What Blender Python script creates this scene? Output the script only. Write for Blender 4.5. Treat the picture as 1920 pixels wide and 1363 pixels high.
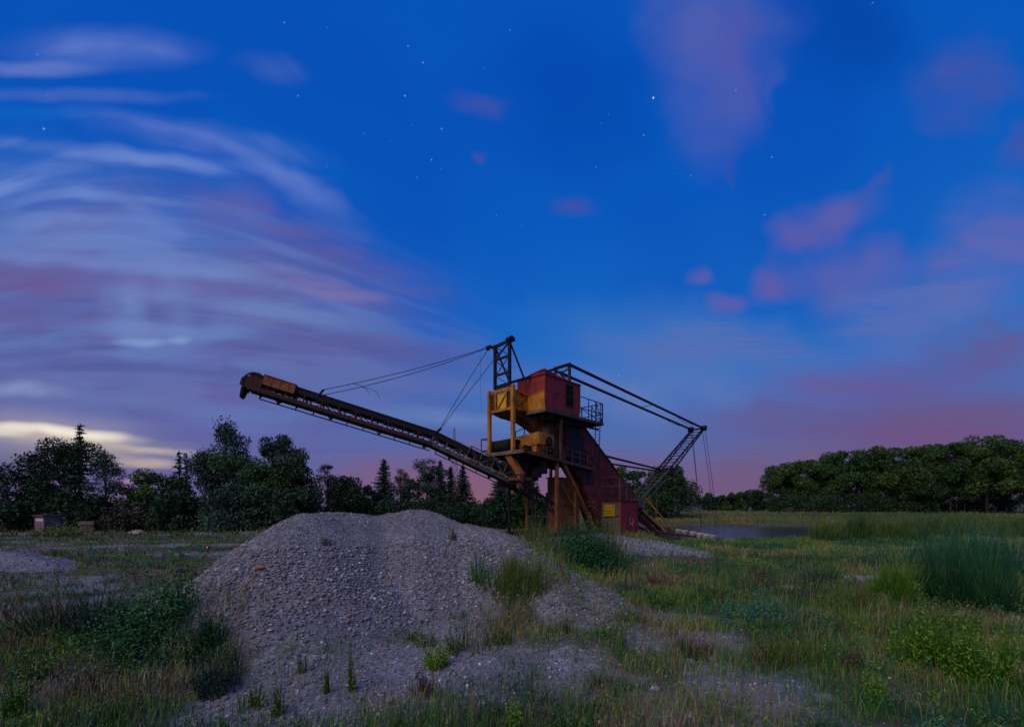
import bpy, math, random
import numpy as np
from mathutils import Vector, Matrix, Quaternion
C = bpy.context.scene.collection
for o in list(bpy.data.objects): bpy.data.objects.remove(o)
R = math.radians
F, PX, PY, CAMZ = 800.0, 960.0, 948.0, 3.1

# ---------------------------------------------------------------- camera
cam_d = bpy.data.cameras.new('camera'); cam = bpy.data.objects.new('camera', cam_d); C.objects.link(cam)
cam.location = (0, 0, CAMZ); cam.rotation_euler = (R(90), 0, 0)
cam_d.sensor_width = 36; cam_d.lens = 36*F/1920; cam_d.shift_y = (PY-681.5)/1920
cam_d.clip_start = .05; cam_d.clip_end = 6000
bpy.context.scene.camera = cam
sc = bpy.context.scene
sc.view_settings.view_transform = 'Standard'; sc.view_settings.look = 'None'
sc.view_settings.exposure = 0; sc.view_settings.gamma = 1

# ---------------------------------------------------------------- sky
w = bpy.data.worlds.new('World'); sc.world = w; w.use_nodes = True
NT = w.node_tree; NT.nodes.clear()
def N(t, **k):
    n = NT.nodes.new(t)
    for a, b in k.items(): setattr(n, a, b)
    return n
def L(a, b): NT.links.new(a, b)
def setin(sock, v):
    if hasattr(v, 'node'): L(v, sock)
    else: sock.default_value = v
def mth(op, a, b=None, c=None, clamp=False):
    n = N('ShaderNodeMath', operation=op, use_clamp=clamp)
    for i, v in enumerate((a, b, c)):
        if v is not None: setin(n.inputs[i], v)
    return n.outputs[0]
def azel(px, py):
    x = (px-PX)/F; z = (PY-py)/F
    return x*45.0, z*45.0
tc = N('ShaderNodeTexCoord'); D = tc.outputs['Generated']
sp = N('ShaderNodeSeparateXYZ'); L(D, sp.inputs[0])
elr = mth('ARCSINE', sp.outputs[2])
yy = mth('MAXIMUM', mth('ABSOLUTE', sp.outputs[1]), .12)
GU = mth('MULTIPLY', mth('DIVIDE', sp.outputs[0], yy), 45); GV = mth('MULTIPLY', mth('DIVIDE', sp.outputs[2], yy), 45)
EL = mth('MULTIPLY', elr, 57.29578)
AE = N('ShaderNodeCombineXYZ'); L(GU, AE.inputs[0]); L(GV, AE.inputs[1]); AE = AE.outputs[0]
def ramp(fac, stops, interp='LINEAR'):
    n = N('ShaderNodeValToRGB'); n.color_ramp.interpolation = interp
    e = n.color_ramp.elements
    while len(e) < len(stops): e.new(.5)
    for q, (p, c) in zip(e, stops):
        q.position = p; q.color = (c[0], c[1], c[2], 1) if hasattr(c, '__len__') else (c, c, c, 1)
    L(fac, n.inputs[0]); return n.outputs[0]
def mix(f, a, b, bt='MIX'):
    n = N('ShaderNodeMixRGB', blend_type=bt); setin(n.inputs[0], f)
    for i, v in ((1, a), (2, b)):
        if hasattr(v, 'node'): L(v, n.inputs[i])
        else: n.inputs[i].default_value = (v[0], v[1], v[2], 1)
    return n.outputs[0]
def noise(vec, scale, detail=3, rough=.5, sx=1, sy=1, rot=0, dist=0, loc=(0,0,0)):
    m = N('ShaderNodeMapping'); m.inputs['Scale'].default_value = (sx, sy, 1); m.inputs['Rotation'].default_value = (0,0,R(rot)); m.inputs['Location'].default_value = loc
    L(vec, m.inputs[0])
    n = N('ShaderNodeTexNoise'); L(m.outputs[0], n.inputs['Vector'])
    n.inputs['Scale'].default_value = scale; n.inputs['Detail'].default_value = detail
    n.inputs['Roughness'].default_value = rough; n.inputs['Distortion'].default_value = dist
    return n.outputs[0]
# vertical gradient of the dusk sky
elf = mth('DIVIDE', EL, 60, clamp=True)
base = ramp(elf, [(0, (.19,.11,.19)), (.055, (.16,.11,.25)), (.13, (.095,.145,.38)), (.24, (.03,.165,.52)), (.36, (.008,.13,.53)), (.55, (.003,.098,.50)), (.8, (.002,.088,.48))])
big = noise(AE, .028, 2, .5, 1, 1, 30)
base = mix(mth('MULTIPLY', ramp(big, [(.42, 0), (.58, 1)], 'EASE'), .45), base, mix(1.0, base, (.8,.72,.92), 'MULTIPLY'))
# polar coordinates round the place the clouds drift from, low on the left
ca, ce = azel(200, 948)
pa = mth('SUBTRACT', GU, ca)
den = mth('MAXIMUM', mth('SUBTRACT', 1, mth('MULTIPLY', mth('MULTIPLY', mth('MULTIPLY', pa, pa), 1.15e-5), GV)), .12)
rad = mth('DIVIDE', GV, den); ang = mth('MULTIPLY', pa, 1.0)
PO = N('ShaderNodeCombineXYZ'); L(ang, PO.inputs[0]); L(rad, PO.inputs[1]); PO = PO.outputs[0]
st = noise(PO, 1, 2, .45, .04, .26)
st2 = noise(AE, 1, 3, .55, .035, .42, 0, .3)
stm = mth('MULTIPLY_ADD', mth('ADD', st, st2), .5, 0)
streak = ramp(stm, [(.42, 0), (.58, 1)], 'EASE')
fine = ramp(mth('MULTIPLY_ADD', mth('ADD', noise(PO, 1, 2, .45, .05, .42, 0, .1, (5,3,0)), noise(PO, 1, 2, .45, .10, .24, 0, .2, (9,1,0))), .5, 0), [(.42, 0), (.62, 1)], 'EASE')
fine2 = ramp(noise(PO, 1, 3, .5, .06, .5, 0, .3, (31,17,0)), [(.46, 0), (.62, 1)], 'EASE')
patch = ramp(noise(PO, 1, 3, .55, .06, .17, 0, .3, (2,8,0)), [(.40, 0), (.60, 1)], 'EASE')
soft = ramp(noise(AE, .16, 4, .5, 1, 1.0, 0, .6), [(.35, .0), (.62, 1)], 'EASE')
diag = ramp(noise(AE, .16, 4, .55, .5, 1.8, -38, .3), [(.38, 0), (.62, 1)], 'EASE')
warpn = N('ShaderNodeTexNoise'); L(AE, warpn.inputs['Vector']); warpn.inputs['Scale'].default_value = .13; warpn.inputs['Detail'].default_value = 2
wv = N('ShaderNodeVectorMath', operation='MULTIPLY_ADD'); L(warpn.outputs[1], wv.inputs[0]); wv.inputs[1].default_value = (9, 6, 0); wv.inputs[2].default_value = (-4.5, -3, 0)
AEW = N('ShaderNodeVectorMath', operation='ADD'); L(AE, AEW.inputs[0]); L(wv.outputs[0], AEW.inputs[1]); AEW = AEW.outputs[0]
wv2 = N('ShaderNodeVectorMath', operation='MULTIPLY_ADD'); L(warpn.outputs[1], wv2.inputs[0]); wv2.inputs[1].default_value = (9, 1.6, 0); wv2.inputs[2].default_value = (-4.5, -.8, 0)
AEV = N('ShaderNodeVectorMath', operation='ADD'); L(AE, AEV.inputs[0]); L(wv2.outputs[0], AEV.inputs[1]); AEV = AEV.outputs[0]
def blob(col, px, py, rx, ry, rot, c, k, tex=None, soft_edge=0.0, tm=.35, warp=True):
    a, e = azel(px, py); a2, _ = azel(px+rx, py); a3, _ = azel(px-rx, py); _, e2 = azel(px, py-ry); _, e3 = azel(px, py+ry)
    m = N('ShaderNodeMapping', vector_type='TEXTURE')
    m.inputs['Location'].default_value = (a, e, 0); m.inputs['Rotation'].default_value = (0, 0, R(-rot)); m.inputs['Scale'].default_value = (abs(a2-a3)/2, abs(e2-e3)/2, 1)
    L(AEW if warp is True else (AEV if warp == 2 else AE), m.inputs[0])
    ln = N('ShaderNodeVectorMath', operation='LENGTH'); L(m.outputs[0], ln.inputs[0])
    mr = N('ShaderNodeMapRange', interpolation_type='SMOOTHSTEP'); L(ln.outputs['Value'], mr.inputs[0])
    mr.inputs[1].default_value = soft_edge; mr.inputs[2].default_value = 1.0; mr.inputs[3].default_value = k; mr.inputs[4].default_value = 0
    f = mr.outputs[0]
    if tex is not None: f = mth('MULTIPLY', f, mth('MULTIPLY_ADD', tex, 1-tm, tm))
    return mix(f, col, c)
PINK = (.16,.095,.29); PUR = (.095,.08,.27); LAV = (.13,.19,.52); PALE = (.17,.27,.58); GLOW = (.80,.66,.45); ROSE=(.20,.08,.16)
BL = []
# left bank: blue-violet murk, lavender arcs, paler gaps
BL.append((250, 680, 820, 420, 12, (.12,.13,.36), .85, None, .2, 1))
BL.append((260, 580, 720, 310, 12, (.12,.10,.29), .85, patch, .1, .0, 2))
BL.append((300, 600, 760, 300, 8, (.07,.09,.31), .7, fine2, .1, .0, 2))
BL.append((280, 560, 760, 320, 12, (.15,.25,.57), .58, fine, .2, .0, 2))
BL.append((200, 470, 560, 180, 12, (.17,.25,.58), .4, streak, .1, .0, 2))
BL.append((560, 300, 240, 60, 24, (.003,.11,.50), .5, None, .1, 1, 2))
BL.append((60, 215, 200, 22, 0, (.004,.12,.52), .7, None, .1, 1, 2))
BL.append((330, 335, 260, 18, 4, (.02,.11,.48), .6, None, .1, 1, 2))
BL.append((120, 520, 800, 70, 5, (.12,.10,.31), .5, streak, .1, .25, 2))
BL.append((620, 470, 330, 60, 22, (.11,.10,.33), .8, streak, .1, .35, 2))
BL.append((60, 365, 480, 80, 4, (.15,.25,.62), .8, fine, .1, .1, 2))
BL.append((350, 255, 320, 42, 10, (.12,.20,.58), .75, fine, .1, .4, 2))
BL.append((540, 340, 190, 38, 28, (.12,.20,.58), .65, None, .1, .5, 2))
BL.append((240, 295, 420, 24, 6, (.17,.27,.64), .7, fine, .1, .4, 2))
BL.append((200, 92, 250, 54, 0, (.12,.20,.58), .9, fine, .0, .6, 2))
BL.append((60, 130, 230, 22, 0, (.12,.19,.56), .8, streak, .2, .5, 2))
BL.append((510, 130, 95, 40, 8, (.06,.13,.48), .75, fine, .0, .6, 2))
BL.append((120, 180, 300, 20, 0, (.10,.18,.56), .7, streak, .2, .5, 2))
BL.append((420, 380, 120, 60, 0, (.11,.12,.39), .5, None, .0))
BL.append((0, 540, 200, 60, 0, (.15,.085,.27), .6, streak, .1, .3, 2))
BL.append((232, 575, 75, 85, 10, (.16,.25,.55), .85, fine, .0, .6, 2))
BL.append((335, 575, 70, 85, 14, (.15,.24,.54), .8, fine, .0, .6, 2))
BL.append((250, 638, 70, 14, 0, (.22,.34,.62), .8, None, .0, 1, 2))
BL.append((330, 636, 50, 13, 0, (.22,.34,.62), .75, None, .0, 1, 2))
BL.append((240, 495, 500, 26, 4, (.16,.24,.56), .75, streak, .1, .3, 2))
BL.append((610, 540, 210, 30, 12, (.20,.17,.42), .7, streak, .1, .4, 2))
BL.append((700, 640, 520, 60, 12, (.11,.10,.28), .55, streak, .1, .4, 2))
BL.append((560, 585, 300, 28, 6, (.15,.24,.52), .7, streak, .1, .1, 2))
BL.append((620, 720, 620, 90, 4, (.11,.14,.38), .75, fine, .1, .35, 2))
BL.append((120, 740, 420, 70, 0, (.13,.16,.38), .6, fine, .1, .4, 2))
BL.append((860, 790, 240, 26, 6, (.13,.22,.48), .75, streak, .1, .3, 2))
BL.append((20, 735, 150, 24, 0, (.30,.36,.58), .75, fine, .1, .5, 2))
# clear deep blues above the middle
BL.append((1090, 200, 240, 190, 25, (.001,.060,.41), .7, None, .0))
BL.append((1590, 60, 230, 160, 10, (.001,.055,.36), .75, None, .0))
BL.append((1270, 650, 380, 120, 10, (.07,.19,.50), .55, None, .1))
# rose clouds on the right
BL.append((1335, 40, 190, 210, -8, (.075,.11,.43), .95, soft, .05, .7))
BL.append((1380, 100, 60, 160, -4, (.09,.09,.38), .6, None, .0))
BL.append((1350, 210, 110, 150, 0, (.07,.105,.43), .85, soft, .0, .75))
BL.append((1390, 320, 18, 60, 0, (.03,.085,.40), .5, None, .0))
BL.append((1445, 160, 30, 70, 0, (.06,.10,.43), .45, None, .0))
BL.append((890, 195, 62, 38, 20, (.045,.085,.39), .75, None, .0))
BL.append((905, 302, 25, 18, 20, (.05,.085,.38), .6, None, .2))
BL.append((1075, 388, 66, 36, -10, (.055,.08,.37), .75, None, .0))
BL.append((1820, 150, 130, 110, -40, (.06,.09,.38), .8, diag, .2, .5))
BL.append((1930, 265, 90, 50, -40, (.055,.085,.38), .75, None, .0, .5))
BL.append((1560, 415, 125, 60, -22, (.12,.11,.38), .85, soft, .1, .75))
BL.append((1490, 450, 64, 46, -40, (.12,.105,.38), .7, None, .0))
BL.append((1640, 350, 60, 26, -50, (.05,.095,.40), .6, None, .0))
BL.append((1455, 535, 66, 50, -20, (.13,.10,.37), .8, None, .0))
BL.append((1590, 525, 135, 92, -10, (.12,.115,.39), .85, soft, .1, .7))
BL.append((1760, 500, 90, 60, -50, (.09,.10,.36), .7, diag, .0, .5))
BL.append((1295, 516, 46, 30, -14, (.10,.11,.40), .8, None, .0))
BL.append((1360, 572, 64, 42, 0, (.12,.11,.39), .8, None, .0))
BL.append((1860, 470, 190, 150, -35, (.13,.13,.41), .8, diag, .05, .45))
BL.append((1700, 580, 260, 130, -20, (.12,.16,.44), .65, diag, .2, .4))
BL.append((1350, 655, 320, 60, 4, (.13,.15,.40), .6, streak, .1, .5))
BL.append((1640, 720, 380, 70, -5, (.15,.09,.27), .8, streak, .1, .6, 2))
BL.append((1880, 640, 180, 80, -10, (.13,.09,.26), .8, diag, .2, .5))
BL.append((1780, 800, 440, 90, -3, (.16,.08,.20), .8, streak, .2, .75, 2))
BL.append((1180, 740, 330, 90, 2, (.15,.19,.43), .7, soft, .0, .6))
BL.append((880, 900, 420, 80, 0, (.20,.11,.21), .7, None, .2))
BL.append((900, 925, 150, 50, 0, (.25,.11,.16), .6, None, .2))
BL.append((1420, 900, 420, 80, 0, (.16,.10,.21), .7, None, .2))
BL.append((1480, 800, 280, 60, 0, (.13,.09,.26), .6, None, .2))
# left: the last light behind a low grey-violet bank
BL.append((60, 800, 320, 50, 3, (.34,.30,.40), .6, streak, .1, .6, 2))
BL.append((110, 822, 220, 30, 6, (.55,.47,.38), .95, streak, .2, .7, 2))
BL.append((130, 812, 130, 15, 5, (.85,.76,.60), .8, streak, .1, .6, 2))
BL.append((20, 808, 70, 18, 0, (.85,.80,.68), .8, None, .3, 1, 2))
BL.append((270, 866, 130, 15, 2, (.62,.48,.36), .95, fine, .1, .7, 2))
BL.append((250, 838, 190, 14, 6, (.60,.50,.40), .9, fine, .1, .7, 2))
BL.append((180, 850, 160, 30, 2, (.30,.25,.30), .7, None, .1, 1, 2))
BL.append((10, 858, 90, 24, 0, (.12,.12,.25), .9, None, .5, 1, 2))
BL.append((300, 832, 130, 12, 3, (.17,.17,.32), .75, None, .2, 1, 2))
BL.append((260, 882, 120, 9, 0, (.15,.12,.26), .8, None, .2, 1, 2))
BL.append((250, 903, 60, 6, 0, (.45,.26,.22), .7, None, .0, 1, 2))
BL.append((110, 838, 260, 60, 4, (.40,.35,.40), .55, None, .0, 1, 2))
BL.append((130, 812, 190, 16, 5, (.95,.86,.72), .75, None, .0, .6, 2))
# stars
STARS = [(533,43,1),(765,87,1),(793,118,1.2),(559,180,1),(759,180,1.3),(82,242,1.3),(89,180,.6),(70,103,.8),(828,242,1.2),(809,300,1.2),(782,333,1),(827,317,.7),(612,313,.8),(683,250,.8),(956,57,.9),(908,127,.6),(1225,184,1.9),(1380,170,1),(1141,215,.7),(1128,232,.8),(1207,254,1.1),(1118,314,.9),(1447,295,1.1),(1295,330,.9),(1434,403,1.1),(1265,325,.6),(931,404,.9),(978,423,.7),(1045,468,.6),(525,540,1),(1160,705,1.2),(1190,631,.8),(988,547,.6),(1636,6,.8),(773,235,.6),(732,265,.6),(613,52,.6)]
def chain(lo, hi):
    c = base
    for q in BL:
        pad = max(q[2], q[3])*1.0+90
        if q[0]+pad > lo and q[0]-pad < hi: c = blob(c, *q)
    acc = None
    for px, py, s in STARS:
        if not lo-20 < px < hi+20: continue
        v = Vector(((px-PX)/F, 1, (PY-py)/F)).normalized()
        d = N('ShaderNodeVectorMath', operation='DISTANCE'); L(D, d.inputs[0]); d.inputs[1].default_value = v
        t = N('ShaderNodeMapRange'); L(d.outputs['Value'], t.inputs[0]); t.inputs[1].default_value = .0003*s; t.inputs[2].default_value = .0013*(.6+.4*s); t.inputs[3].default_value = .20*s*s; t.inputs[4].default_value = 0
        acc = t.outputs[0] if acc is None else mth('ADD', acc, t.outputs[0])
    if acc is not None: c = mix(1.0, c, mix(acc, (0,0,0), (1.0,.85,.85)), 'ADD')
    b = N('ShaderNodeBackground'); L(c, b.inputs[0]); return b.outputs[0]
def mshader(f, a, b):
    n = N('ShaderNodeMixShader'); L(f, n.inputs[0]); L(a, n.inputs[1]); L(b, n.inputs[2]); return n.outputs[0]
def cut(px): return mth('GREATER_THAN', GU, (px-PX)/F*45)
front = mshader(cut(960), mshader(cut(480), chain(-4000, 480), chain(480, 960)), mshader(cut(1440), chain(960, 1440), chain(1440, 6000)))
bb = N('ShaderNodeBackground'); L(mix(.35, base, (.12,.10,.28)), bb.inputs[0])
sky = mshader(mth('LESS_THAN', sp.outputs[1], 0), front, bb.outputs[0])
bl_ = N('ShaderNodeBackground'); bl_.inputs[0].default_value = (.03,.03,.035,1)
sky = mshader(mth('LESS_THAN', EL, -.3), sky, bl_.outputs[0])
wo = N('ShaderNodeOutputWorld'); L(sky, wo.inputs[0])
# ---------------------------------------------------------------- very soft fill lamp added to brighten the dusk, from the left and behind
sd = bpy.data.lights.new('dusk_fill', 'SUN'); so = bpy.data.objects.new('dusk_fill', sd); C.objects.link(so)
sd.energy = 1.45; sd.angle = R(50); sd.color = (1, .92, .80)
so.rotation_euler = Vector((.45, .55, -.72)).to_track_quat('-Z', 'Y').to_euler()

# ---------------------------------------------------------------- helpers
def W(px, py, Y): return Vector(((px-PX)/F*Y, Y, CAMZ+(PY-py)/F*Y))
def tag(o, label=None, cat=None, group=None, kind=None):
    if label: o['label'] = label
    if cat: o['category'] = cat
    if group: o['group'] = group
    if kind: o['kind'] = kind
    return o
def empty(name, loc=(0,0,0), rz=0):
    o = bpy.data.objects.new(name, None); C.objects.link(o); o.location = loc; o.rotation_euler = (0,0,rz); o.empty_display_size = .3
    return o
class MB:
    def __init__(s, M=None): s.v = []; s.f = []; s.m = []; s.M = M; s.smooth = False
    def add(s, vs, fs, mi=0):
        b = len(s.v)
        for v in vs:
            v = Vector(v); s.v.append(s.M @ v if s.M else v)
        s.f += [tuple(b+i for i in f) for f in fs]; s.m += [mi]*len(fs)
    def box(s, x0, x1, y0, y1, z0, z1, mi=0):
        s.add([(x,y,z) for x in (x0,x1) for y in (y0,y1) for z in (z0,z1)], [(0,1,3,2),(4,6,7,5),(0,4,5,1),(2,3,7,6),(0,2,6,4),(1,5,7,3)], mi)
    def bar(s, a, b, w, h=None, mi=0):
        a = Vector(a); b = Vector(b); h = h or w; d = (b-a)
        if d.length < 1e-6: return
        d.normalize(); up = Vector((0,0,1)) if abs(d.z) < .93 else Vector((0,1,0))
        x = d.cross(up).normalized()*w/2; y = x.normalized().cross(d)*h/2
        s.add([p+q for p in (a,b) for q in (-x-y, x-y, x+y, -x+y)], [(0,3,2,1),(4,5,6,7),(0,1,5,4),(1,2,6,5),(2,3,7,6),(3,0,4,7)], mi)
    def tube(s, pts, r, n=6, mi=0, cap=True):
        pts = [Vector(p) for p in pts]; rs = r if hasattr(r, '__len__') else [r]*len(pts)
        vs = []; fs = []
        for i, p in enumerate(pts):
            d = (pts[min(i+1, len(pts)-1)]-pts[max(i-1, 0)]).normalized()
            up = Vector((0,0,1)) if abs(d.z) < .9 else Vector((1,0,0))
            x = d.cross(up).normalized(); y = x.cross(d)
            for k in range(n):
                t = 2*math.pi*k/n; vs.append(p+(x*math.cos(t)+y*math.sin(t))*rs[i])
        for i in range(len(pts)-1):
            for k in range(n): fs.append((i*n+k, i*n+(k+1)%n, (i+1)*n+(k+1)%n, (i+1)*n+k))
        if cap: fs += [tuple(range(n))[::-1], tuple(range((len(pts)-1)*n, len(pts)*n))]
        s.add(vs, fs, mi)
    def prism(s, poly, off, mi=0):
        n = len(poly); off = Vector(off); vs = [Vector(p) for p in poly]+[Vector(p)+off for p in poly]
        s.add(vs, [tuple(range(n))[::-1], tuple(range(n, 2*n))]+[(i, (i+1)%n, n+(i+1)%n, n+i) for i in range(n)], mi)
    def loft(s, A, B, mi=0, cap=True):
        n = len(A); s.add(list(A)+list(B), [(i, (i+1)%n, n+(i+1)%n, n+i) for i in range(n)]+([tuple(range(n))[::-1], tuple(range(n,2*n))] if cap else []), mi)
    def build(s, name, mats, parent=None):
        me = bpy.data.meshes.new(name); me.from_pydata([tuple(v) for v in s.v], [], s.f)
        if not isinstance(mats, (list, tuple)): mats = [mats]
        for m in mats: me.materials.append(m)
        if len(mats) > 1: me.polygons.foreach_set('material_index', s.m)
        if s.smooth: me.polygons.foreach_set('use_smooth', [True]*len(me.polygons))
        me.update(); o = bpy.data.objects.new(name, me); C.objects.link(o)
        if parent: o.parent = parent
        return o
def np_mesh(name, verts, faces_flat, nper, mats, parent=None, attr=None, smooth=False, link=True):
    me = bpy.data.meshes.new(name); nv = len(verts); nf = len(faces_flat)//nper
    me.vertices.add(nv); me.vertices.foreach_set('co', np.asarray(verts, np.float32).ravel())
    me.loops.add(nf*nper); me.loops.foreach_set('vertex_index', np.asarray(faces_flat, np.int32))
    me.polygons.add(nf); me.polygons.foreach_set('loop_start', np.arange(0, nf*nper, nper, dtype=np.int32)); me.polygons.foreach_set('loop_total', np.full(nf, nper, np.int32))
    if smooth: me.polygons.foreach_set('use_smooth', np.ones(nf, bool))
    for m in (mats if isinstance(mats, (list, tuple)) else [mats]): me.materials.append(m)
    me.update(calc_edges=True)
    if attr is not None:
        a = me.attributes.new('tint', 'FLOAT', 'POINT'); a.data.foreach_set('value', np.asarray(attr, np.float32))
    o = bpy.data.objects.new(name, me)
    if link: C.objects.link(o)
    if parent: o.parent = parent
    return o

# ---------------------------------------------------------------- materials
class MT:
    def __init__(s, name):
        s.m = bpy.data.materials.new(name); s.m.use_nodes = True; s.t = s.m.node_tree; s.b = s.t.nodes['Principled BSDF']; s.b.inputs['Roughness'].default_value = .8
        s.b.inputs['Specular IOR Level'].default_value = .3
    def n(s, t, **k):
        n = s.t.nodes.new(t)
        for a, b in k.items(): setattr(n, a, b)
        return n
    def l(s, a, b): s.t.links.new(a, b)
    def coord(s, kind='Object'): return s.n('ShaderNodeTexCoord').outputs[kind]
    def noise(s, sc_, det=4, rough=.55, vec=None, stretch=None):
        n = s.n('ShaderNodeTexNoise'); n.inputs['Scale'].default_value = sc_; n.inputs['Detail'].default_value = det; n.inputs['Roughness'].default_value = rough
        v = vec or s.coord()
        if stretch:
            m = s.n('ShaderNodeMapping'); m.inputs['Scale'].default_value = stretch; s.l(v, m.inputs[0]); v = m.outputs[0]
        s.l(v, n.inputs['Vector']); return n.outputs[0]
    def ramp(s, f, stops):
        n = s.n('ShaderNodeValToRGB'); e = n.color_ramp.elements
        while len(e) < len(stops): e.new(.5)
        for q, (p, c_) in zip(e, stops):
            q.position = p; q.color = (*c_, 1) if hasattr(c_, '__len__') else (c_, c_, c_, 1)
        s.l(f, n.inputs[0]); return n.outputs[0]
    def mix(s, f, a, b, bt='MIX'):
        n = s.n('ShaderNodeMixRGB', blend_type=bt)
        for i, v in ((0, f), (1, a), (2, b)):
            if hasattr(v, 'node'): s.l(v, n.inputs[i])
            elif i == 0: n.inputs[0].default_value = v
            else: n.inputs[i].default_value = (*v, 1)
        return n.outputs[0]
    def out(s, col): s.l(col, s.b.inputs['Base Color'])
    def bump(s, h, d=.02, st=.6):
        n = s.n('ShaderNodeBump'); n.inputs['Distance'].default_value = d; n.inputs['Strength'].default_value = st; s.l(h, n.inputs['Height']); s.l(n.outputs[0], s.b.inputs['Normal'])
def paint(name, col, rust=(.10,.035,.012), amt=.5, rough=.6, dark=.6, streaks=True):
    t = MT(name); a = t.noise(1.1, 8, .65); b = t.noise(7, 5, .6)
    f = t.ramp(a, [(amt-.08, 0), (amt+.10, 1)])
    cc = t.mix(f, col, rust)
    cc = t.mix(t.ramp(b, [(.35, .40), (.65, 0)]), cc, tuple(x*dark*.6 for x in col))
    if streaks:
        s_ = t.noise(3.2, 3, .5, None, (2.2, 2.2, .18)); cc = t.mix(t.ramp(s_, [(.48, 0), (.68, .6)]), cc, tuple(x*.6 for x in rust))
    t.out(cc); t.b.inputs['Roughness'].default_value = rough; t.bump(b, .01, .5); return t.m
M_RED = paint('faded_red_paint', (.44,.034,.036), (.20,.04,.02), .53)
M_CAS = paint('dull_red_casing_paint', (.30,.030,.028), (.15,.035,.02), .48)
M_YEL = paint('worn_yellow_paint', (.72,.27,.02), (.32,.11,.015), .54)
M_YELB = paint('bright_yellow_panel', (.95,.50,.02), (.6,.25,.01), .68, streaks=False)
M_BRN = paint('rusty_brown_plate', (.19,.085,.03), (.08,.03,.015), .5)
M_ORG = paint('orange_rust_steel', (.42,.13,.03), (.20,.06,.02), .52)
M_RST = paint('red_rust_steel', (.10,.022,.014), (.05,.02,.012), .5)
M_DRK = paint('dark_weathered_steel', (.014,.012,.013), (.030,.013,.010), .56)
M_GRY = paint('grey_green_steel', (.16,.14,.11), (.10,.06,.035), .55)
M_DECK = paint('pale_deck_edge', (.30,.23,.18), (.16,.09,.06), .5)
M_BLK = paint('black_rubber', (.012,.012,.014), (.03,.025,.02), .6, .9)
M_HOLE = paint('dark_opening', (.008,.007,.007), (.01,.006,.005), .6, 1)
M_PALE = paint('pale_worn_steel', (.46,.39,.34), (.28,.20,.16), .60)
M_SIGN = paint('sign_yellow', (.80,.42,.01), (.6,.3,.01), .7, streaks=False)
M_INK = paint('sign_ink', (.05,.03,.01), (.05,.03,.01), .6, streaks=False)
M_CHALK = paint('pale_graffiti_paint', (.60,.40,.45), (.4,.2,.2), .6)
M_CONC = paint('grey_brown_sheet', (.20,.16,.13), (.13,.08,.055), .5)
M_WIRE = paint('steel_wire', (.03,.03,.04), (.04,.025,.02), .6)

# ---------------------------------------------------------------- terrain
rng = np.random.default_rng(7)
_tab = rng.random((64, 64))
def vn(x, y):
    xi = np.floor(x).astype(int); yi = np.floor(y).astype(int); fx = x-xi; fy = y-yi
    fx = fx*fx*(3-2*fx); fy = fy*fy*(3-2*fy)
    g = lambda a, b: _tab[a % 64, b % 64]
    return (g(xi,yi)*(1-fx)+g(xi+1,yi)*fx)*(1-fy)+(g(xi,yi+1)*(1-fx)+g(xi+1,yi+1)*fx)*fy
def fbm(x, y, o=4):
    s = 0; a = .5
    for i in range(o): s = s+a*vn(x*2**i+17*i, y*2**i+31*i); a *= .5
    return s/(1-.5**o)-.5
def sstep(a, b, x): t = np.clip((x-a)/(b-a), 0, 1); return t*t*(3-2*t)
HEAP = [(572,960,12.3),(612,957,12.8),(650,958,13.3),(705,963,13.8),(765,952,14.3),(810,962,14.4),(850,976,14.3),(900,990,14.0),(960,1003,13.6),(1010,1030,13.0),(1045,1055,12.4),(1130,1100,11.8)]
HEAP2 = [(1040,1006,27),(1130,1000,26.5),(1200,1009,26),(1260,1020,25),(1310,1032,24),(1338,1052,22.5)]
HEAP3 = [(-160,1030,21),(10,1036,21),(88,1054,20.5)]
def ridge(x, y, pts, k, sm):
    P = [W(*p) for p in pts]; best = np.full(x.shape, -99.0)
    for a, b in zip(P[:-1], P[1:]):
        dx, dy = b.x-a.x, b.y-a.y; t = np.clip(((x-a.x)*dx+(y-a.y)*dy)/(dx*dx+dy*dy), 0, 1)
        d = np.hypot(x-a.x-t*dx, y-a.y-t*dy); best = np.maximum(best, a.z+(b.z-a.z)*t-k*(np.sqrt(d*d+.02)-.14))
    c_ = best; return .5*(c_+np.sqrt(c_*c_+sm))-.5*np.sqrt(.0+sm)*np.exp(-np.abs(c_)*3)
def pond_d(x, y):
    n = fbm(x*.12+5, y*.12)*5
    return np.minimum(np.minimum(71-y+n*.6, (x-14.2)+n*.25), (y-(38.5+.22*(x-17)))+n*.5)
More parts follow.
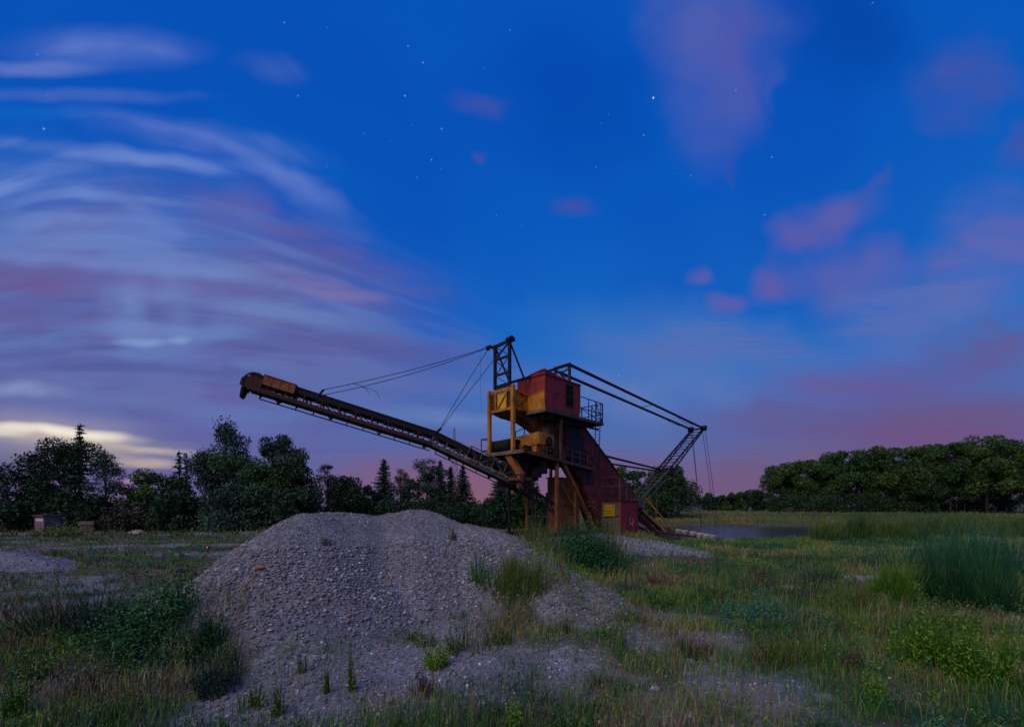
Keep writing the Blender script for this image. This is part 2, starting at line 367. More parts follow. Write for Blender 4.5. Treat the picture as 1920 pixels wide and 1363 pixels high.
def H(x, y, fine=True):
    x = np.asarray(x, float); y = np.asarray(y, float)
    h = fbm(x*.18, y*.18)*.28+fbm(x*.9, y*.9)*.06
    near = np.exp(-((np.maximum(y,0)-7)/7)**2)*(x > -60)
    h = h+near*(fbm(x*.5+3, y*.5)*.45)
    w_ = fbm(x*.45+9, y*.45)*.5
    h = np.maximum(h, 0)*.6+h*.4
    h1 = ridge(x+w_*.5, y+w_, HEAP, .70, .03)
    h2 = ridge(x, y+w_, HEAP2, .40, .02); h3 = ridge(x, y+w_*2, HEAP3, .3, .01)
    hh = np.maximum(np.maximum(h1, h2), h3)
    h = h*np.exp(-np.maximum(hh,0)*1.5)+hh+sstep(.1,.6,hh)*(fbm(x*1.7, y*1.7)*.16+fbm(x*.8+7, y*.3)*.30)
    # low berm across the foreground right of the heap
    bd = np.abs(y-(9.2+.14*(x-1.5)+fbm(x*.6, 0*x+2)*1.2))
    h = h+.30*np.exp(-(bd/.75)**2)*sstep(-.5, 1.5, x)*(1-sstep(5.5, 8.5, x))
    p = pond_d(x, y)
    h = np.where(p > -2, h*(1-sstep(-2, 1.5, p))-.9*sstep(-1.2, 3.0, p)+.02, h)
    h = h+1.5*sstep(74, 118, y)*sstep(-30, 10, x)+1.0*sstep(80, 130, y)*(1-sstep(-30, 10, x))
    h = h+5.5*np.exp(-((x-185)/70)**2)*sstep(260, 420, y)
    return h
def axis(lo, hi, n, c0, k):
    t = np.linspace(math.asinh((lo-c0)/k), math.asinh((hi-c0)/k), n); return c0+np.sinh(t)*k
xs = axis(-900, 900, 560, 0, 7); ys = axis(-60, 1500, 620, 10, 6)
X, Y = np.meshgrid(xs, ys, indexing='ij'); Z = H(X, Y)
nx, ny = X.shape; idx = np.arange(nx*ny).reshape(nx, ny)
fc = np.stack([idx[:-1,:-1], idx[1:,:-1], idx[1:,1:], idx[:-1,1:]], -1).reshape(-1)
# how grassy each place is (0 bare gravel .. 1 turf): what grows there, not light
def grassy(x, y):
    h1 = ridge(x, y, HEAP, .70, .03); h2 = ridge(x, y, HEAP2, .40, .02); h3 = ridge(x, y, HEAP3, .3, .01)
    g = .62+fbm(x*.22+4, y*.22)*1.3+fbm(x*1.1, y*1.1+7)*.9+.25*(1-sstep(5.4,7.2,y))+.14*sstep(4,8,x)-.10*sstep(-1,1,x)*(1-sstep(5,8,x))*(1-sstep(12,15,y))
    g = g-.9*sstep(.10, .55, h1)*(1-.85*sstep(-1.6, .6, x))-1.0*sstep(.12, .5, h2)-1.2*sstep(.03,.2,h3)
    g = g+.25*sstep(14, 26, y)-.35*np.exp(-(((x+3)/3.5)**2+((y-7)/2.2)**2))
    g = g-.9*np.exp(-(((x+56)/5)**2+((y-47)/1.6)**2))-.9*np.exp(-(((x+24)/6)**2+((y-34)/1.1)**2))
    g = g-.55*np.exp(-(((x+.6)/1.5)**2+((y-8.2)/1.0)**2))-.45*np.exp(-(((x-3.4)/.9)**2+((y-9.0)/.5)**2))-.5*np.exp(-(((x-8.5)/1.6)**2+((y-12.5)/.8)**2))
    g = g-.06*(1-sstep(-9,-5,x))*sstep(13,17,y)*(1-sstep(38,44,y))
    g = g+.75*(1-sstep(-6.0,-4.6,x))*(1-sstep(9.2,10.6,y))*sstep(2,4,y)
    return np.clip(g, 0, 1)
M = MT('gravel_and_turf'); pos = M.n('ShaderNodeNewGeometry').outputs['Position']
ga = M.n('ShaderNodeAttribute', attribute_name='tint').outputs['Fac']
vo = M.n('ShaderNodeTexVoronoi'); vo.inputs['Scale'].default_value = 16; M.l(pos, vo.inputs['Vector'])
vo2 = M.n('ShaderNodeTexVoronoi'); vo2.inputs['Scale'].default_value = 38; M.l(pos, vo2.inputs['Vector'])
sep = M.n('ShaderNodeSeparateColor'); M.l(vo.outputs['Color'], sep.inputs[0])
stone = M.ramp(sep.outputs[0], [(0, (.14,.13,.14)), (.35, (.25,.235,.26)), (.6, (.34,.325,.36)), (.8, (.27,.20,.17)), (1, (.52,.51,.56))])
fine_ = M.noise(60, 4, .7, pos); big_ = M.noise(.9, 5, .6, pos)
stone = M.mix(M.ramp(fine_, [(.3, .55), (.65, 0)]), stone, (.08,.07,.065))
stone = M.mix(M.ramp(big_, [(.42, 0), (.62, .55)]), stone, (.14,.125,.13))
soil = M.ramp(M.noise(5, 6, .7, pos), [(.3, (.05,.04,.03)), (.5, (.09,.08,.06)), (.7, (.05,.07,.025))])
gm = M.n('ShaderNodeMath', operation='ADD'); M.l(ga, gm.inputs[0])
g2 = M.n('ShaderNodeMath', operation='MULTIPLY_ADD'); M.l(M.noise(2.5, 6, .7, pos), g2.inputs[0]); g2.inputs[1].default_value = .9; g2.inputs[2].default_value = -.45; M.l(g2.outputs[0], gm.inputs[1])
M.out(M.mix(M.ramp(gm.outputs[0], [(.40, 0), (.70, 1)]), stone, soil))
dd = M.n('ShaderNodeMath', operation='ADD'); M.l(vo.outputs['Distance'], dd.inputs[0]); M.l(fine_, dd.inputs[1]); M.bump(dd.outputs[0], .03, .7)
M.b.inputs['Roughness'].default_value = .9
ground = np_mesh('ground', np.stack([X, Y, Z], -1).reshape(-1, 3), fc, 4, M.m, attr=grassy(X, Y).reshape(-1), smooth=True)
tag(ground, kind='structure')
# water
M = MT('pond_water'); M.b.inputs['Base Color'].default_value = (.012,.014,.013,1); M.b.inputs['Roughness'].default_value = .12; M.b.inputs['Specular IOR Level'].default_value = .5
M.bump(M.noise(2.2, 4, .6, M.n('ShaderNodeNewGeometry').outputs['Position'], (.35, 2.2, 1)), .05, .5)
mb = MB(); mb.add([(12,14,-.34),(110,14,-.34),(110,76,-.34),(12,76,-.34)], [(0,1,2,3)])
tag(mb.build('water', M.m), kind='structure')
def gz(x, y): return float(H(np.array([x]), np.array([y]))[0])
# ================================================================ the bucket-chain excavator
OX, OY = 2.945, 38.0; AX, AY = .702, .712
ROT = math.atan2(AY, AX)
def loc(x, y, z): dx, dy = x-OX, y-OY; return Vector((AX*dx+AY*dy, -AY*dx+AX*dy, z))
def PL(px, py, Y): return loc(*W(px, py, Y))
X_ = empty('bucket_chain_excavator', (OX, OY, 0), ROT)
tag(X_, 'rusty red and yellow bucket chain excavator with long conveyor boom behind the gravel heap', 'excavator')
def P(name, mb, mats, parent=X_, label=None):
    o = mb.build(name, mats, parent)
    if label: o['label'] = label
    return o
# --- mast on the hopper
m = MB()
for b_ in (2.5, 4.4):
    m.bar((-1.97,b_,13.9), (-1.97,b_,17.95), .24, .24)
    m.bar((-1.97,b_,17.9), (-.06,b_,14.95), .12, .12)
for z0, z1 in ((13.98,13.98),(15.15,15.15),(16.6,16.6)): m.bar((-1.97,2.62,z0), (-1.97,4.28,z1), .16, .18)
m.bar((-1.97,2.3,17.95), (-1.97,4.75,17.85), .2, .24)
m.bar((-1.97,2.62,16.7), (-1.97,4.28,17.75), .07); m.bar((-1.97,4.28,16.7), (-1.97,2.62,17.75), .09)
m.bar((-1.97,2.62,15.2), (-1.97,4.28,16.5), .07); m.bar((-1.97,4.28,15.2), (-1.97,2.62,16.5), .06)
m.bar((-1.97,2.62,14.0), (-1.97,4.28,15.1), .05)
mast = P('mast', m, M_DRK)
m = MB(); m.prism([(-2.3,2.2,17.95),(-1.5,2.2,17.95),(-1.6,2.2,18.2),(-1.95,2.2,18.34),(-2.2,2.2,18.2)], (0,.55,0)); P('mast_cap', m, M_DRK, mast)
m = MB(); m.bar((-1.97,4.7,17.85), (-2.5,4.7,17.75), .14); m.tube([(-2.6,4.62,17.65),(-2.6,4.78,17.65)], .22, 12); m.tube([(-2.35,4.62,17.9),(-2.35,4.78,17.9)], .12, 10); P('pulley', m, M_DRK, mast)
# --- stay beams: mast foot to cab frame, cab frame to the gantry tip
m = MB(); m.bar((-1.97,2.5,14.1), (3.6,0,16.5), .14, .2); m.bar((-1.97,4.4,14.1), (3.6,1.74,16.5), .14, .2)
P('stay_beam', m, M_DRK)
m = MB()
for b_ in (0.0, 1.74):
    m.bar((3.6,b_,14.9), (3.6,b_,16.55), .2, .2)
m.bar((3.6,-.12,16.55), (3.6,1.86,16.55), .22, .22)
m.bar((3.6,.1,15.0), (3.6,1.64,16.4), .06); m.bar((3.6,1.64,15.0), (3.6,.1,16.4), .06); m.bar((3.6,.1,16.05), (3.6,1.64,16.05), .1)
m.bar((3.6,1.74,16.45), (5.1,.9,15.0), .08)
P('cab_frame', m, M_RST)
TA, TZ = 36.7, 14.7
for b_ in (0.0, 1.72):
    m = MB(); m.bar((3.6,b_,16.5 if b_ == 0 else 16.3), (TA,b_,TZ+.05), .2, .22); P('stay_beam', m, M_DRK)
m = MB(); m.bar((20.5,0,15.55), (20.5,1.72,15.45), .06); P('tie_rod', m, M_DRK)
for b_, q_ in ((0,.06),(1.72,0)):
    m = MB(); m.tube([(27,b_,15.22-q_),(30,b_+.02,14.75),(34.5,b_,14.82)], .03, 4); P('loose_wire', m, M_WIRE)
# --- hopper
m = MB()
m.box(-1.97, -1.75, 2.22, 5.02, 13.55, 13.85); m.box(-1.97, -1.75, 2.22, 5.02, 11.75, 11.98)
m.box(-1.9, .0, 2.16, 2.28, 11.72, 13.5); m.box(-1.9, 1.2, 5.0, 5.12, 11.72, 13.5)
m.bar((-1.9,2.1,13.5),(0,2.1,13.3),.14,.14); m.bar((-1.8,2.1,11.9),(-.1,2.1,13.2),.12,.08); m.bar((-1.8,2.1,11.85),(-.05,2.1,11.85),.12,.14)
m.bar((-1.97,2.9,11.9),(-1.97,2.9,13.6),.1,.12); m.bar((-1.97,4.35,11.9),(-1.97,4.35,13.6),.1,.14)
hop = P('hopper', m, M_YEL)
m = MB(); m.box(-1.82, -1.76, 3.0, 4.25, 12.0, 13.5); m.bar((-1.88,2.95,13.45),(-1.88,4.2,12.05),.08,.12, mi=1); P('panel', m, [M_YELB, M_YEL], hop, 'bright yellow panel with diagonal bar')
for q_ in ((4.22,5.02),(2.22,3.02)):
    m = MB(); m.box(-1.78, -1.72, q_[0], q_[1], 12.0, 13.5); P('panel', m, M_BRN, hop)
m = MB(); m.loft([(-1.9,2.2,11.72),(-1.9,5.0,11.72),(1.0,5.0,11.72),(1.0,2.2,11.72)], [(-1.3,2.3,11.3),(-1.3,4.4,11.3),(1.0,4.4,11.2),(1.0,2.3,11.2)])
m.loft([(-1.3,2.2,11.3),(-1.3,4.3,11.3),(2.6,4.0,11.35),(2.6,1.0,11.35)], [(-.2,2.1,10.85),(-.2,3.4,10.85),(2.8,3.4,10.8),(2.8,.7,10.8)])
m.loft([(-.2,2.1,10.85),(-.2,3.4,10.85),(2.8,3.4,10.8),(2.8,.7,10.8)], [(.75,2.0,10.3),(.75,3.0,10.3),(3.0,3.0,10.3),(3.0,.6,10.3)])
m.loft([(.75,2.0,10.3),(.75,3.0,10.3),(3.0,3.0,10.3),(3.0,.6,10.3)], [(1.3,2.0,9.7),(1.3,2.6,9.7),(3.1,2.6,9.7),(3.1,1.0,9.7)])
P('funnel', m, M_BRN, hop)
for b_ in (2.06, 5.16):
    m = MB(); m.box(-2.13, -1.83, b_-.15, b_+.15, 7.95, 13.87); P('post', m, M_YEL)
# --- cab
m = MB()
m.box(0, 5.24, 0, 3.43, 11.63, 14.85, 0)
m.box(.1,5.2,-.02,0,11.76,12.0,1)
m.add([(-.012,-.01,11.75),(-.012,3.44,11.75),(-.012,3.44,13.5),(-.012,2.1,13.1),(-.012,-.01,13.45)], [(0,1,2,3,4)], 2)
m.bar((-.03,2.1,13.1),(-.03,.0,13.45),.05,.06,mi=2)
for a_ in (0,5.24): m.box(a_-.05, a_+.05, -.05, .05, 12.15, 14.85, 0)
for a_ in (1.1,2.2,4.6): m.box(a_-.03, a_+.03, -.03, 0, 12.2, 14.8, 0)
m.box(.2,2.8,-.025,0,13.45,13.52,0)
for b_ in (1.1,2.2): m.box(-.04, 0, b_-.03, b_+.03, 13.5, 14.8, 0)
cab = P('cab', m, [M_RED, M_BRN, M_YEL])
m = MB(); m.box(-.1, 5.34, -.1, 3.53, 14.85, 14.93); m.box(-.08, 1.2, -.08, 2.0, 14.93, 15.12); m.add([(-.1,2.0,14.94),(-.1,-.08,15.0),(-.1,-.08,15.35),(-.1,1.9,15.12)], [(0,1,2,3)]); m.prism([(-.1,-.08,14.93),(-.1,-.08,15.28),(1.9,-.08,15.05),(3.0,-.08,14.93)], (0,.05,0)); m.prism([(-.1,-.03,14.93),(-.1,-.03,15.28),(-.1,1.75,15.12),(-.1,1.75,14.93)], (.05,0,0)); P('roof', m, M_RED, cab)
m = MB(); m.box(2.94, 3.02, -.05, 0, 12.45, 14.6); m.box(4.12, 4.2, -.05, 0, 12.45, 14.6); m.box(3.02,4.12,-.05,0,14.52,14.6); m.box(3.02,4.12,-.05,0,12.45,12.53); m.box(3.02,4.12,-.045,0,13.35,13.45); m.box(3.02,4.12,-.04,0,14.0,14.05)
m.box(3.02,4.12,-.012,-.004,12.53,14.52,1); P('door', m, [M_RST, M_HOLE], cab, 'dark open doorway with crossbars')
# --- upper deck and railing
m = MB(); m.box(-.15, 9.15, -.15, 2.6, 11.42, 11.62); m.box(-.12, 5.4, 2.6, 3.6, 11.42, 11.6)
m.box(-.18, 9.18, -.21, -.15, 11.46, 11.72, 1); m.box(-.21, -.15, -.15, 3.6, 11.46, 11.72, 2)
for a_ in np.arange(.8, 9.2, 1.4): m.box(a_, a_+.14, -.1, 2.55, 11.15, 11.42)
m.box(0,9.1,.3,.5,11.0,11.15); m.box(0,9.1,2.1,2.3,11.0,11.15)
deck = P('upper_deck', m, [M_DRK, M_BRN, M_DECK])
m = MB()
for z_ in (12.6, 13.7):
    m.bar((5.3,-.1,z_+.05),(9.1,-.1,z_),.07); m.bar((9.1,-.1,z_),(9.1,2.5,z_),.07); m.bar((9.1,2.5,z_),(6.5,2.5,z_),.07)
for a_, b_ in ((9.1,-.1),(7.9,-.1),(9.1,1.2),(9.1,2.5),(8.2,2.5),(6.6,-.1)): m.bar((a_,b_,11.6),(a_,b_,13.72),.1 if a_ > 7 else .06)
m.bar((9.1,-.1,11.7),(9.1,1.2,13.6),.05); m.bar((9.1,2.5,13.6),(9.1,-.1,11.7),.07); m.bar((7.9,-.1,13.6),(9.1,-.1,11.7),.06)
P('railing', m, M_DRK, deck)
m = MB(); m.bar((8.6,-.25,13.7),(8.2,-.25,7.5),.06); m.bar((8.6,.3,13.7),(8.2,.3,7.5),.06)
for k in range(18): z_ = 7.8+k*.33; q = 8.2+.4*(z_-7.5)/6.2; m.bar((q,-.25,z_),(q,.3,z_),.035)
P('ladder', m, M_DRK)
# --- posts and frame between the decks
for a_, b_, wd in ((2.42,.1,.26),(2.6,3.2,.22),(5.0,3.2,.24)):
    m = MB(); m.box(a_-wd/2, a_+wd/2, b_-wd/2, b_+wd/2, 7.4, 11.2); P('post', m, M_BRN)
m = MB(); m.box(2.3,3.3,1.2,2.6,7.8,9.6); m.box(1.3,3.3,1.1,2.6,9.65,9.8); m.tube([(2.3,1.7,9.8),(2.3,1.7,10.4)],.85,16); P('turning_column', m, M_BRN)
# --- lower deck
def lz(a): return 8.0-.09*(a+2.06)
m = MB()
A_ = [(-2.06,.67),(8.9,.67),(8.9,2.2),(5.8,2.6),(5.8,5.43),(-2.06,5.43)]
m.prism([(a,b,lz(a)-.24) for a,b in A_], (0,0,.2), 0)
m.prism([(-2.12,.6,lz(-2.1)-.3),(-2.12,5.5,lz(-2.1)-.3),(-2.12,5.5,lz(-2.1)+.02),(-2.12,.6,lz(-2.1)+.02)], (-.07,0,0), 1)
m.prism([(-2.19,.6,lz(-2.1)-.3),(8.95,.6,lz(8.95)-.3),(8.95,.6,lz(8.95)-.02),(-2.19,.6,lz(-2.1)+.02)], (0,-.07,0), 2)
for b_ in (1.4,3.0,4.6): m.prism([(-2,b_,lz(-2)-.6),(5.7,b_,lz(5.7)-.6),(5.7,b_,lz(5.7)-.25),(-2,b_,lz(-2)-.25)], (0,.14,0), 0)
ld = P('lower_deck', m, [M_DRK, M_DECK, M_BRN])
m = MB()
for dz in (.55, 1.12):
    m.bar((3.2,.62,lz(3.2)+dz+.1),(8.9,.62,lz(8.9)+dz),.055)
for a_ in (3.6,4.9,6.2,7.5,8.85): m.bar((a_,.62,lz(a_)),(a_,.62,lz(a_)+1.15),.06)
P('railing', m, M_GRY, ld)
m = MB()
for z_ in (8.35, 9.45): m.bar((-2.0,5.5,z_),(-2.0,6.3,z_),.07); m.bar((-2.0,6.3,z_),(-.6,6.3,z_),.07); m.bar((-2.0,5.5,z_-.05),(-.6,6.3,z_-.05),.05)
m.bar((-2.0,6.3,7.6),(-2.0,6.3,9.5),.07); m.bar((-.6,6.3,7.6),(-.6,6.3,9.5),.06); m.prism([(-2.06,5.5,7.72),(-2.06,6.4,7.7),(-.4,6.4,7.6),(-.4,5.5,7.6)],(0,0,.08))
P('railing', m, M_DRK, ld)
m = MB()
m.bar((1.7,4.1,10.75),(1.7,2.2,10.95),.07); m.bar((1.7,4.1,10.75),(1.7,5.4,10.5),.07)
for b_, t_ in ((4.1,10.75),(5.3,10.5),(2.6,10.9)): m.bar((1.7,b_,8),(1.7,b_,t_),.07)
m.bar((1.7,4.1,10.75),(4.2,3.4,10.3),.07); P('railing', m, M_DRK, ld)
# --- yellow drive housing, wheels and the drum
m = MB()
m.prism([(.2,.95,8.75),(.2,4.5,8.4),(.2,4.5,9.62),(.2,.95,9.85)], (2.0,0,-.1))
m.prism([(.25,1.3,7.85),(.25,1.75,7.85),(.25,1.9,8.95),(.25,1.2,8.95)], (1.6,0,0)); m.box(.25,1.9,2.9,3.2,7.8,8.8); m.box(.25,1.9,4.0,4.28,7.9,8.7)
m.box(.15,2.25,.9,.98,9.55,9.8)
dh = P('drive_housing', m, M_YEL)
m = MB()
m.prism([(.22,.92,9.84),(2.35,.92,9.7),(2.35,.92,8.2),(1.9,.92,8.2),(1.9,.92,8.75),(.22,.92,8.7)], (0,-.06,0)); P('side_panel', m, M_YEL, dh)
for (a_, b_, z_, r_, ax) in ((1.5,.8,9.05,.42,1),(1.55,.8,8.2,.26,1),(.15,2.45,8.3,.48,0),(.15,3.6,8.3,.36,0),(2.0,.8,8.25,.2,1)):
    m = MB(); d = Vector((0,.12,0)) if ax else Vector((.1,0,0)); c0 = Vector((a_,b_,z_))
    m.tube([c0-d, c0+d], r_, 20); m.tube([c0-d*1.4, c0+d*1.4], r_*.35, 12, 1); P('wheel', m, [M_DRK, M_BRN], dh)
m = MB(); m.tube([(-1.0,3.1,8.72),(-1.0,5.5,8.68)], .62, 20); m.tube([(-1.0,2.9,8.72),(-1.0,5.7,8.68)], .1, 8); m.box(-1.0,.2,3.2,5.4,9.2,9.32); m.box(-1.0,.2,3.2,5.4,8.1,8.2); P('belt_drum', m, M_BLK)
m = MB()
for a_ in (.6,1.1,1.5,2.0): m.box(a_,a_+.12,.72,.84,7.7,8.6)
m.box(.4,2.3,.72,.8,8.15,8.25); m.bar((.3,.75,8.2),(2.2,.75,8.8),.06); P('machinery_frame', m, M_BRN)
# --- red inclined casing of the bucket chain
prof = [(5.4,11.35),(7.0,11.3),(18.4,3.85),(18.4,.1),(10.4,.1),(7.2,5.2),(4.6,7.9),(4.2,11.35)]
m = MB(); m.prism([(a,.9,z) for a,z in prof], (0,1.6,0), 0)
m.bar((6.9,.86,11.38),(18.5,.86,3.8),.1,.16,mi=1); m.bar((6.9,2.55,11.38),(18.5,2.55,3.8),.1,.16,mi=1)
for t in (.0,.12,.25,.38,.52,.66,.8):
    a_ = 7.2+t*11; z_ = 11.1-t*7.2; m.box(a_-.04, a_+.04, .84, .9, max(.3, z_-6.5+t*2), z_-.05, 0)
m.box(6.2,14,.85,.9,6.0,6.08,0); m.box(7.5,16.5,.85,.9,4.3,4.38,0); m.bar((7,.86,9.2),(15,.86,4.0),.05,.08,mi=0)
m.prism([(4.3,.88,11.3),(6.3,.88,11.25),(7.7,.88,8.4),(9.0,.88,5.4),(7.2,.88,5.3),(4.7,.88,7.85)],(0,-.03,0),2)  # dark sheet standing in for the shaded underside of the casing
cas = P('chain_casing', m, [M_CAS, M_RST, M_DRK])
m = MB(); m.bar((7.2,1.7,11.3),(18.4,1.7,3.98),.9,.12); P('walkway', m, M_DRK, cas)
# --- brown-grey housing at the foot with the sign, red side
SA, SB = 10.5, -1.42
m = MB()
m.box(SA, SA+3.6, SB, SB+1.45, .0, 3.55, 0)
m.add([(SA-.01,SB,.0),(SA-.01,SB+2.53,.0),(SA-.01,SB+2.53,3.55),(SA-.01,SB,3.55)], [(0,1,2,3)], 1); m.box(SA,SA+.5,SB+1.45,SB+2.53,0,3.55,1)
m.box(SA-.05,SA+.05,SB-.05,SB+.05,0,3.6,0); m.box(SA+3.55,SA+3.65,SB-.05,SB+.05,0,3.6,2)
m.box(SA-.08,SA+3.68,SB-.08,SB+2.55,3.55,3.68,2); m.box(SA+1.75,SA+1.8,SB-.03,SB,0.1,3.5,0)
m.prism([(SA-.06,SB+.1,2.0),(SA-.06,SB+2.4,1.75),(SA-.06,SB+2.4,1.83),(SA-.06,SB+.1,2.08)],(.05,0,0),2)
m.box(SA-.07,SA-.01,SB+1.5,SB+1.56,.2,1.5,2)
hs = P('base_housing', m, [M_RED, M_CONC, M_RST])
m = MB(); s0, s1, t0, t1 = SB+.65, SB+2.0, 2.0, 3.25; q = SA-.02
m.box(q-.05, q-.02, s0, s1, t0, t1, 0)
xx = q-.056
def ink(b0, b1, z0, z1): m.box(xx, xx+.004, min(s0+b0,s0+b1), max(s0+b0,s0+b1), t0+z0, t0+z1, 1)
ink(.06,1.29,1.17,1.2); ink(.06,1.29,.05,.08); ink(.06,.09,.08,1.17); ink(1.26,1.29,.08,1.17)
# a row of block characters, then two lines of small lettering (too faded to read in the place itself)
for c_ in (.22,.5,.78,1.02):
    ink(c_,c_+.05,.72,1.02)
    if c_ != 1.02: ink(c_+.05,c_+.15,.97,1.02); ink(c_+.05,c_+.13,.72,.77)
    if c_ in (.22,.5): ink(c_+.05,c_+.12,.85,.89)
for z_ in (.5,.24):
    b_ = .16
    rr = random.Random(int(z_*100))
    while b_ < 1.15: l_ = rr.uniform(.05,.11); ink(b_, b_+l_, z_, z_+.09); b_ += l_+.03
P('sign', m, [M_SIGN, M_INK], hs, 'yellow warning sign with black lettering')
m = MB()
gp = [(1.85,1.85),(1.7,1.65),(1.66,1.3),(1.78,1.05),(2.0,1.15),(2.25,1.1)]; g2_ = [(2.25,1.75),(2.38,1.5),(2.34,1.1),(2.2,.85)]
for q_ in (gp, g2_): m.tube([(SA+a_*1.0+.2, SB-.006, z_) for a_, z_ in q_], .035, 4)
P('graffiti_mark', m, M_CHALK, hs, 'pale hand-drawn mark on the red side')
m = MB()
for a_, b_ in ((SA,SB+2.4),(SA,SB+.1),(SA+1.4,SB+.1),(SA+3.3,SB+.1)): m.bar((a_,b_,3.6),(a_,b_,6.1),.08)
m.bar((SA,SB+2.4,6.05),(SA,SB+.1,6.2),.07); m.bar((SA,SB+.1,6.2),(SA+1.4,SB+.1,6.2),.07); m.bar((SA,SB+2.4,5.2),(SA+1.4,SB+.1,5.3),.05); m.bar((SA-.4,SB+.05,6.6),(SA+3,SB+.05,3.8),.12,.18)
P('stair_rail', m, M_GRY, hs)
# --- struts, gantry
m = MB(); m.bar((9.6,.0,8.35),(25.0,1.2,7.9),.18,.2); m.bar((9.8,1.9,8.0),(24.8,1.72,7.75),.16,.18); P('strut', m, M_DRK)
def GA(t, a0, z0, a1, z1): return a0+(a1-a0)*t, z0+(z1-z0)*t
m = MB()
a0,z0,a1,z1 = 25.2,7.9,TA,TZ
nx_, nz_ = -(z1-z0), (a1-a0); ll = math.hypot(nx_, nz_); nx_, nz_ = nx_/ll*.75, nz_/ll*.75
for b_ in (0, 1.72):
    m.bar((a0,b_,z0),(a1,b_,z1),.15,.17); m.bar((a0-nx_*1.0,b_,z0-nz_*1.0),(a1-nx_*.35,b_,z1-nz_*.35),.12,.14)
    for k in range(13):
        t = k/13; u = (k+1)/13; f0 = 1.0-.65*t; f1 = 1-.65*u
        p0 = GA(t,a0,z0,a1,z1); p1 = GA(u,a0,z0,a1,z1)
        m.bar((p0[0],b_,p0[1]),(p0[0]-nx_*f0,b_,p0[1]-nz_*f0),.06)
        if k % 2: m.bar((p0[0],b_,p0[1]),(p1[0]-nx_*f1,b_,p1[1]-nz_*f1),.06)
        else: m.bar((p1[0],b_,p1[1]),(p0[0]-nx_*f0,b_,p0[1]-nz_*f0),.06)
for k in range(14):
    p0 = GA(k/13.2,a0,z0,a1,z1); m.bar((p0[0],0,p0[1]),(p0[0],1.72,p0[1]),.08,.1)
    if k < 12 and k % 2 == 0:
        p1 = GA((k+1)/13.2,a0,z0,a1,z1); m.bar((p0[0],0,p0[1]),(p1[0],1.72,p1[1]),.05)
m.box(25.0,26.0,-.15,1.9,7.3,8.0)
gan = P('gantry', m, M_DRK)
m = MB(); m.tube([(TA,-.45,TZ+.05),(TA,.25,TZ+.05)],.4,14); m.tube([(TA,1.5,TZ+.05),(TA,2.15,TZ+.05)],.42,14); m.bar((TA,-.6,TZ+.05),(TA,2.3,TZ+.05),.14); P('pulley', m, M_DRK, gan)
m = MB()
for b_ in (0,1.72):
    m.bar((25.2,b_,7.8),(17.3,b_,3.7),.13,.15); m.bar((24.2,b_,6.5),(17.6,b_,3.0),.09)
for k in range(1,8): p0 = GA(k/8,17.3,3.7,25.2,7.8); m.bar((p0[0],0,p0[1]),(p0[0],1.72,p0[1]),.07); 
m.bar((21.5,0,5.9),(21.5,0,1.6),.07); m.bar((21.5,1.72,5.9),(21.5,1.72,1.6),.07)
m.box(16.6,17.6,-.2,2.0,2.9,3.9)
P('gantry_leg', m, M_GRY, gan)
m = MB()
for b_, ea, eb in ((-.3,41.5,-.6),(1.8,40.3,1.5),(0.1,42,0),(1.6,41,1.9)):
    m.tube([(TA,b_,TZ-.2),((TA+ea)/2+.15,(b_+eb)/2,6.6),(ea,eb,-.6)], .035, 4)
P('hoist_cable', m, M_WIRE, gan)
# --- bucket ladder going down from the foot to the water, and its row of buckets
m = MB()
for b_ in (.2,1.5): m.bar((16.6,b_,3.2),(22.5,b_-.3,.2),.3,.5); m.bar((16.6,b_,1.6),(21.5,b_-.4,-.3),.16,.2)
for t in np.linspace(.1,.95,8): m.bar((16.6+5.9*t,.2,3.2-3*t),(16.6+5.9*t,1.5,3.2-3*t),.1); m.bar((16.6+5.2*t,.2,1.6-1.6*t),(16.6+5.9*t,.1,3.2-3*t),.09)
m.bar((16.9,-.9,4.0),(20.5,-2.6,.2),.1,.14,mi=1); m.bar((17.0,-.5,2.6),(19.4,-2.4,-.1),.1,.12,mi=1); m.bar((16.2,-1.1,1.9),(18.0,-1.6,.1),.12)
lad = P('bucket_ladder', m, [M_RST, M_YEL])
c0 = PL(1225, 1001, 48.5); c1 = PL(1345, 1011, 40.5)
m = MB()
for s_ in (-.35,.35):
    m.tube([c0+Vector((0,s_,.35)), c1+Vector((0,s_,.0))], .09, 6)
P('chain', m, M_RST, lad)
BUCK = []
for k, px in enumerate((1272,1284,1299,1312,1324,1335)):
    q = W(px, 999.5+(px-1272)*.19, 46.2-(px-1272)*.095); q = loc(q.x, q.y, q.z+.12); m = MB()
    rim = []; low_ = []; rim2 = []
    for j in range(14):
        t = 2*math.pi*j/14; rim.append(q+Vector((.40*math.cos(t), .36*math.sin(t), .24))); low_.append(q+Vector((.30*math.cos(t), .26*math.sin(t), -.22))); rim2.append(q+Vector((.30*math.cos(t), .26*math.sin(t), .36)))
    m.loft(low_, rim, 0, False); m.loft(rim, rim2, 1, False); m.add(low_, [tuple(range(14))], 0)
    m.add([v-Vector((0,0,.14)) for v in rim2], [tuple(range(14))], 1)
    BUCK.append(P('bucket', m, [M_PALE, M_PALE], X_, 'pale worn bucket of the digging chain'))
